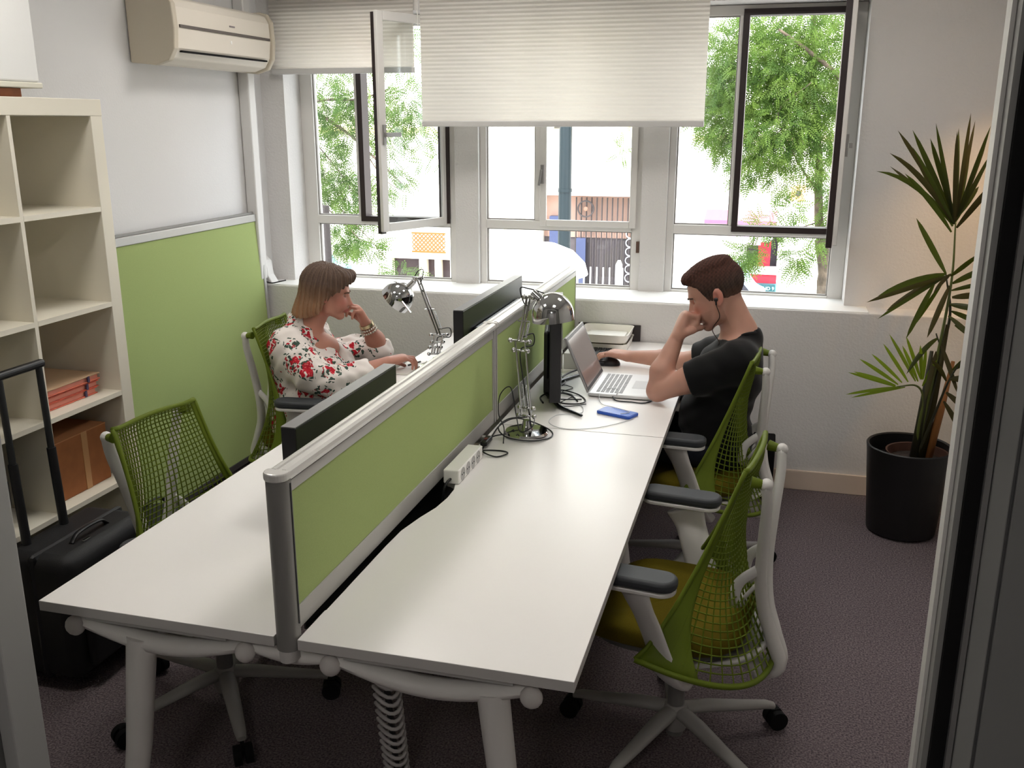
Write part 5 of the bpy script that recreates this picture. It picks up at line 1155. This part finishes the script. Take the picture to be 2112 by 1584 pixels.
build('ledge', MB().box(-1.3, 9, 16.1, 16.2, 1.50, 1.58), mat('ledge_tan', (226, 196, 160), .8), b2)
build('awning', MB().prism([(16.2, .20), (15.7, .06), (15.7, .14), (16.2, .28)], -.2, 1.05, 'x'), mat('awning_magenta', (176, 92, 120), .7), b2)
build('awning_valance', MB().box(.30, .80, 15.69, 15.70, -.28, .06), mat('awning_pink', (232, 190, 226), .8), b2)
build('sign_box', MB().box(1.26, 1.50, 15.95, 16.2, .48, .74), mat('sign_orange', (230, 150, 110), .7), b2)
build('sign_disc', MB().ball((1.38, 15.94, .61), .05, 12, (1, .3, 1)), M_gate, b2)
build('sign_blue', MB().box(.82, 1.00, 15.8, 15.9, -.02, .14), mat('sign_lightblue', (140, 180, 214), .6), b2)
build('doorway', MB().box(.55, 1.10, 16.45, 16.48, GZ, -.16), mat('shop_dark', (70, 64, 74), .6), b2)
build('red_banner', MB().box(.76, .98, 16.1, 16.13, -.75, -.20), mat('banner_red', (186, 34, 52), .7), b2)
build('lamp_dome', MB().ball((.86, 15.8, -.17), 1, 16, (.14, .12, .07)), mat('dome_white', (235, 235, 240), .4), b2, smooth=180)
cs = thing('counter_stall', 'red and white striped stall with a teal sign across the street', 'stall', (.8, 16, GZ))
build('white_band', MB().box(.20, 1.12, 15.86, 16.08, -.82, -.70), mat('band_white', (236, 240, 246), .6), cs)
build('red_band', MB().box(.20, 1.11, 15.88, 16.08, -.98, -.821), MATS['banner_red'], cs)
build('glass_front', MB().box(.18, 1.12, 15.89, 16.08, -1.18, -.981), mat('stall_teal', (96, 150, 160), .3), cs)
sg = build('sign_board', MB().box(.62, 1.10, 15.78, 15.82, -1.19, -.99), mat('sign_teal', (8, 74, 82), .5), cs)
text_obj('lettering', 'SC O-SHD 9', .085, (.86, 15.775, -1.085), (math.pi/2, 0, 0), mat('sign_letters', (190, 235, 225), .5), None, .003).parent = sg
bpy.data.objects['lettering'].location = Vector((.86, 15.775, -1.085))-ORG[cs.name]
car = thing('car', 'pale blue parked car across the street behind the man', 'car', (.1, 14, GZ))
prof = [(-1.6, GZ+.28), (-1.6, GZ+.62), (-1.15, GZ+.78), (-.62, GZ+.84), (-.15, GZ+1.22), (.55, GZ+1.22), (.02+.9, GZ+.86), (1.12, GZ+.80), (1.14, GZ+.30)]
prof = [(x*.75+.10, z-.26) for x, z in prof]
build('body', MB().prism(prof, 13.2, 14.4, 'y'), mat('car_blue', (150, 184, 214), .3), car, bevel=.05)
build('windscreen', MB().prism([(-.33, GZ+.61), (.01, GZ+.90), (.50, GZ+.90), (.75, GZ+.62)], 13.18, 13.2, 'y'), M_win, car)
for x in (-.80, .60): build('wheel', MB().cyl((x, 13.17, GZ+.16), (x, 13.3, GZ+.16), .16, n=20), M_black, car, smooth=40)
car2 = thing('car', 'teal parked car glimpsed under the leaves at the far left', 'car', (-7.6, 15, GZ))
build('body', MB().prism([(-9.2, GZ+.1), (-9.2, GZ+.5), (-8.7, GZ+.55), (-8.4, GZ+.85), (-7.6, GZ+.85), (-7.3, GZ+.5), (-7.0, GZ+.45), (-7.0, GZ+.1)], 14.4, 15.6, 'y'), mat('car_teal', (90, 130, 160), .3), car2, bevel=.05)
build('window', MB().prism([(-8.55, GZ+.56), (-8.33, GZ+.80), (-7.68, GZ+.80), (-7.45, GZ+.56)], 14.38, 14.4, 'y'), M_win, car2)
for x in (-8.7, -7.4): build('wheel', MB().cyl((x, 14.37, GZ+.12), (x, 14.5, GZ+.12), .18, n=20), M_black, car2, smooth=40)
lp_ = thing('lamp_post', 'thick dark teal lamp post outside the middle window', 'lamp post', (-1.31, 9, GZ))
build('column', MB().cyl((-1.31, 9, GZ+.3), (-1.315, 9, 5.5), .076, .066, 20), mat('post_teal', (20, 36, 42), .5), lp_, smooth=40)
build('base', MB().lathe([(.16, 0), (.16, .05), (.12, .12), (.12, .28), (.085, .34)], (-1.31, 9, GZ+.001), 20), MATS['post_teal'], lp_, smooth=40)
build('band', MB().cyl((-1.31, 9, 1.06), (-1.31, 9, 1.10), .080, n=20), MATS['post_teal'], lp_, smooth=40)
top('post', 'thin brown pole outside the lower left window', 'post', MB().cyl((-2.79, 6, GZ), (-2.80, 6, 1.12), .030, n=12), mat('pole_brown', (40, 30, 28), .6), smooth=40)
um = thing('parasol', 'big white round parasol outside the middle window', 'parasol', (-1.15, 7, GZ))
M_par = mat('parasol_white', (250, 249, 248), .8)
m = MB(); m.lathe([(.001, .745), (.20, .72), (.36, .655), (.47, .545), (.50, .44), (.49, .44), (.46, .54), (.35, .645), (.19, .708), (.001, .73)], (-1.16, 7.0, 0), 32); build('canopy', m, M_par, um, smooth=180)
build('pole', MB().cyl((-1.16, 7, GZ+.05), (-1.16, 7, .735), .02, n=10), M_frame, um, smooth=40)
build('foot', MB().lathe([(.25, 0), (.25, .05), (.03, .08)], (-1.16, 7, GZ+.001), 20), M_frame, um, smooth=40)
for k in range(8):
    a = 2*math.pi*k/8; build('rib', MB().tube([(-1.16, 7, .72), (-1.16+.34*math.cos(a), 7+.34*math.sin(a), .645), (-1.16+.48*math.cos(a), 7+.48*math.sin(a), .46)], .006, 6), M_alu, um)

# trees: trunks, limbs, twigs and pinnate leaves as real leaflets
rng = np.random.default_rng(11)
def leaf_mat(name, a, b, c):
    m = mix_translucent(name, a, .45, .45, trgb=b); nt = m.node_tree; N = nt.nodes; L = nt.links
    tc = N.new('ShaderNodeTexCoord'); n = N.new('ShaderNodeTexNoise'); n.inputs['Scale'].default_value = 5; n.inputs['Detail'].default_value = 4; r = N.new('ShaderNodeValToRGB')
    r.color_ramp.elements[0].position = .38; r.color_ramp.elements[1].position = .62; r.color_ramp.elements[0].color = (*lin(a), 1); r.color_ramp.elements[1].color = (*lin(c), 1)
    L.new(tc.outputs['Object'], n.inputs['Vector']); L.new(n.outputs['Fac'], r.inputs['Fac']); L.new(r.outputs['Color'], N['Principled BSDF'].inputs['Base Color']); return m
M_lf1 = leaf_mat('leaf_bright', (58, 84, 40), (106, 134, 64), (100, 122, 54)); M_lf2 = leaf_mat('leaf_left', (54, 82, 44), (98, 128, 64), (102, 122, 60))
def foliage(parent, blobs, m, size=.05, dens=1.7):
    V = []; 
    for (cx, cy, cz, rx, rz, n) in blobs:
        k = 13; n = int(n*dens)
        d = rng.normal(size=(n, 3)); d /= np.linalg.norm(d, axis=1)[:, None]; rad = rng.uniform(0, 1, n)**.45
        p = np.array([cx, cy, cz])+d*rad[:, None]*np.array([rx, rx*1.1, rz])
        ax = d*.6+np.array([0, 0, -.45])+rng.normal(size=(n, 3))*.45; ax /= np.linalg.norm(ax, axis=1)[:, None]
        sd = np.cross(ax, rng.normal(size=(n, 3))); sd /= np.linalg.norm(sd, axis=1)[:, None]
        for j in range(k):
            t = (j//2)/6; s = 1 if j % 2 else -1
            if j == 12: s = 0
            b = p+ax*(t*size*3.2)
            dr = (sd*s*.85+ax*(.55 if s else 1.0)); dr /= np.linalg.norm(dr, axis=1)[:, None]
            ln = size*(1-.35*abs(t-.45)); wv = np.cross(dr, np.cross(ax, sd)); wv /= np.linalg.norm(wv, axis=1)[:, None]
            q = np.stack([b, b+dr*ln*.5+wv*ln*.17, b+dr*ln, b+dr*ln*.5-wv*ln*.17], 1); V.append(q)
    V = np.concatenate(V).reshape(-1, 3)-np.array(ORG[parent.name]); nq = len(V)//4
    me = bpy.data.meshes.new('foliage'); me.vertices.add(len(V)); me.vertices.foreach_set('co', V.astype(np.float32).ravel())
    me.loops.add(nq*4); me.loops.foreach_set('vertex_index', np.arange(nq*4, dtype=np.int32)); me.polygons.add(nq)
    me.polygons.foreach_set('loop_start', np.arange(0, nq*4, 4, dtype=np.int32)); me.update(); me.validate()
    me.materials.append(m); o = bpy.data.objects.new('foliage', me); COL.objects.link(o); o.parent = parent; o['kind'] = 'stuff'; return o
tA = thing('tree', 'leafy green tree with a slim forked trunk outside the right window', 'tree', (1.62, 9, GZ))
tk_ = [(1.64, 9, GZ), (1.60, 9, -.3), (1.57, 9, .25), (1.50, 9, .62)]
build('trunk', MB().tube(bez(tk_, 6), [.115]*6+[.10]*6+[.085]*7, 12), M_bark, tA, smooth=180)
for pts, r0 in (([(1.50, 9, .60), (1.45, 9, .80), (1.42, 9, 1.1), (1.39, 9, 1.5), (1.30, 9.1, 2.1), (1.2, 9.1, 3.2)], .055), ([(1.50, 9, .58), (1.62, 8.95, .72), (1.75, 8.9, 1.2), (1.70, 8.9, 1.9), (1.62, 8.8, 2.6), (1.5, 8.8, 3.4)], .06),
                ([(1.72, 8.9, 1.7), (1.55, 8.8, 2.2), (1.2, 8.7, 2.5), (.9, 8.6, 2.7)], .03), ([(1.42, 9, 1.1), (1.2, 8.8, 1.4), (.95, 8.7, 1.9), (1.25, 8.5, 2.2)], .012), ([(1.40, 9, .78), (1.2, 8.8, .74), (.95, 8.7, .72)], .008)):
    P = bez(pts, 5); build('branch', MB().tube(P, [lerp(r0, r0*.4, i/len(P)) for i in range(len(P))], 8), M_bark, tA, smooth=180)
foliage(tA, [(.75, 9, 2.35, .55, .5, 420), (1.2, 8.9, 2.3, .5, .55, 420), (1.45, 9, 1.95, .4, .5, 260), (.95, 8.8, 1.75, .42, .35, 260), (1.3, 8.8, 1.55, .3, .4, 120), (.55, 9.2, 1.9, .42, .5, 260), (.42, 9.3, 2.5, .4, .4, 220),
             (.66, 8.8, 1.32, .16, .16, 45), (1.05, 8.8, 1.25, .18, .2, 26), (.95, 8.7, .78, .22, .13, 34), (1.15, 8.7, .95, .12, .15, 16), (.74, 8.7, .44, .15, .18, 50), (1.24, 8.7, .46, .12, .2, 34), (.36, 9.1, 1.6, .14, .22, 40), (1.50, 8.9, 1.1, .10, .45, 50), (1.45, 8.8, .6, .1, .12, 14), (1.35, 9.0, 3.0, 1.0, .5, 500), (.30, 9.3, 1.95, .30, .35, 120), (.85, 8.9, 1.45, .3, .2, 60)], M_lf1, .044, 2.2)
tB = thing('tree', 'spreading green tree filling the left window', 'tree', (-4.6, 8.2, GZ))
build('trunk', MB().tube(bez([(-4.6, 8.2, GZ), (-4.55, 8.2, .2), (-4.4, 8.1, 1.2), (-4.3, 8.1, 2.6)], 6), [.13]*12+[.09]*7, 12), M_bark, tB, smooth=180)
for pts, r0 in (([(-4.4, 8.1, 1.2), (-4.0, 8.0, 1.9), (-3.5, 7.9, 1.75), (-3.05, 7.8, 1.42), (-2.8, 7.8, 1.2)], .022), ([(-4.3, 8.1, 1.5), (-3.9, 8.0, 2.0), (-3.3, 7.9, 2.05), (-2.9, 7.8, 2.15)], .016), ([(-3.3, 7.9, 1.6), (-3.0, 7.8, 1.25), (-2.75, 7.8, 1.1)], .008),
                ([(-4.4, 8.1, .6), (-4.0, 8.0, 1.0), (-3.6, 7.9, .82), (-3.3, 7.8, .6)], .012), ([(-3.95, 8, 1.7), (-3.6, 8, 1.3), (-3.4, 8, 1.0)], .008), ([(-3.6, 7.9, .95), (-3.2, 7.8, .62), (-3.0, 7.8, .40)], .006)):
    P = bez(pts, 5); build('branch', MB().tube(P, [lerp(r0, r0*.4, i/len(P)) for i in range(len(P))], 6), M_bark, tB, smooth=180)
foliage(tB, [(-3.75, 8, 2.0, .3, .3, 150), (-3.45, 8, 1.75, .28, .25, 100), (-3.8, 8, 1.3, .26, .35, 190), (-3.5, 8, 1.1, .22, .3, 120), (-3.25, 7.9, 2.05, .3, .2, 90), (-2.75, 7.9, 2.0, .26, .28, 120), (-3.0, 7.9, 1.65, .2, .22, 40), (-2.98, 7.8, 1.2, .26, .2, 60), (-3.6, 8, .55, .2, .18, 100), (-3.25, 7.8, .55, .22, .12, 50),
             (-3.3, 7.9, .9, .2, .2, 50), (-2.6, 7.8, 1.72, .2, .2, 30), (-2.42, 7.8, 1.45, .2, .1, 10), (-4.2, 8.2, 2.6, .9, .5, 300), (-3.0, 8.1, 2.6, .8, .4, 200), (-3.0, 8.2, .15, .3, .12, 40)], M_lf2, .042)

tC = thing('tree', 'green tree top showing just under the wide blind', 'tree', (-.6, 10.8, GZ))
build('trunk', MB().tube(bez([(-.45, 10.8, GZ), (-.45, 10.8, -.5), (-.45, 10.8, .6), (-.46, 10.8, 3.2)], 6), [.05]*12+[.04]*7, 10), M_bark, tC, smooth=180)
build('branch', MB().tube(bez([(-2.1, 10.8, 3.0), (-1.5, 10.8, 2.4), (-.9, 10.8, 2.15), (-.46, 10.8, 1.9)], 6), .02, 8), M_bark, tC, smooth=180)
foliage(tC, [(-1.6, 10.8, 2.15, .6, .22, 70), (-.6, 10.8, 2.0, .5, .25, 70), (-1.2, 10.8, 2.9, .9, .4, 120), (-.95, 10.8, 1.5, .12, .2, 10)], M_lf1, .042)
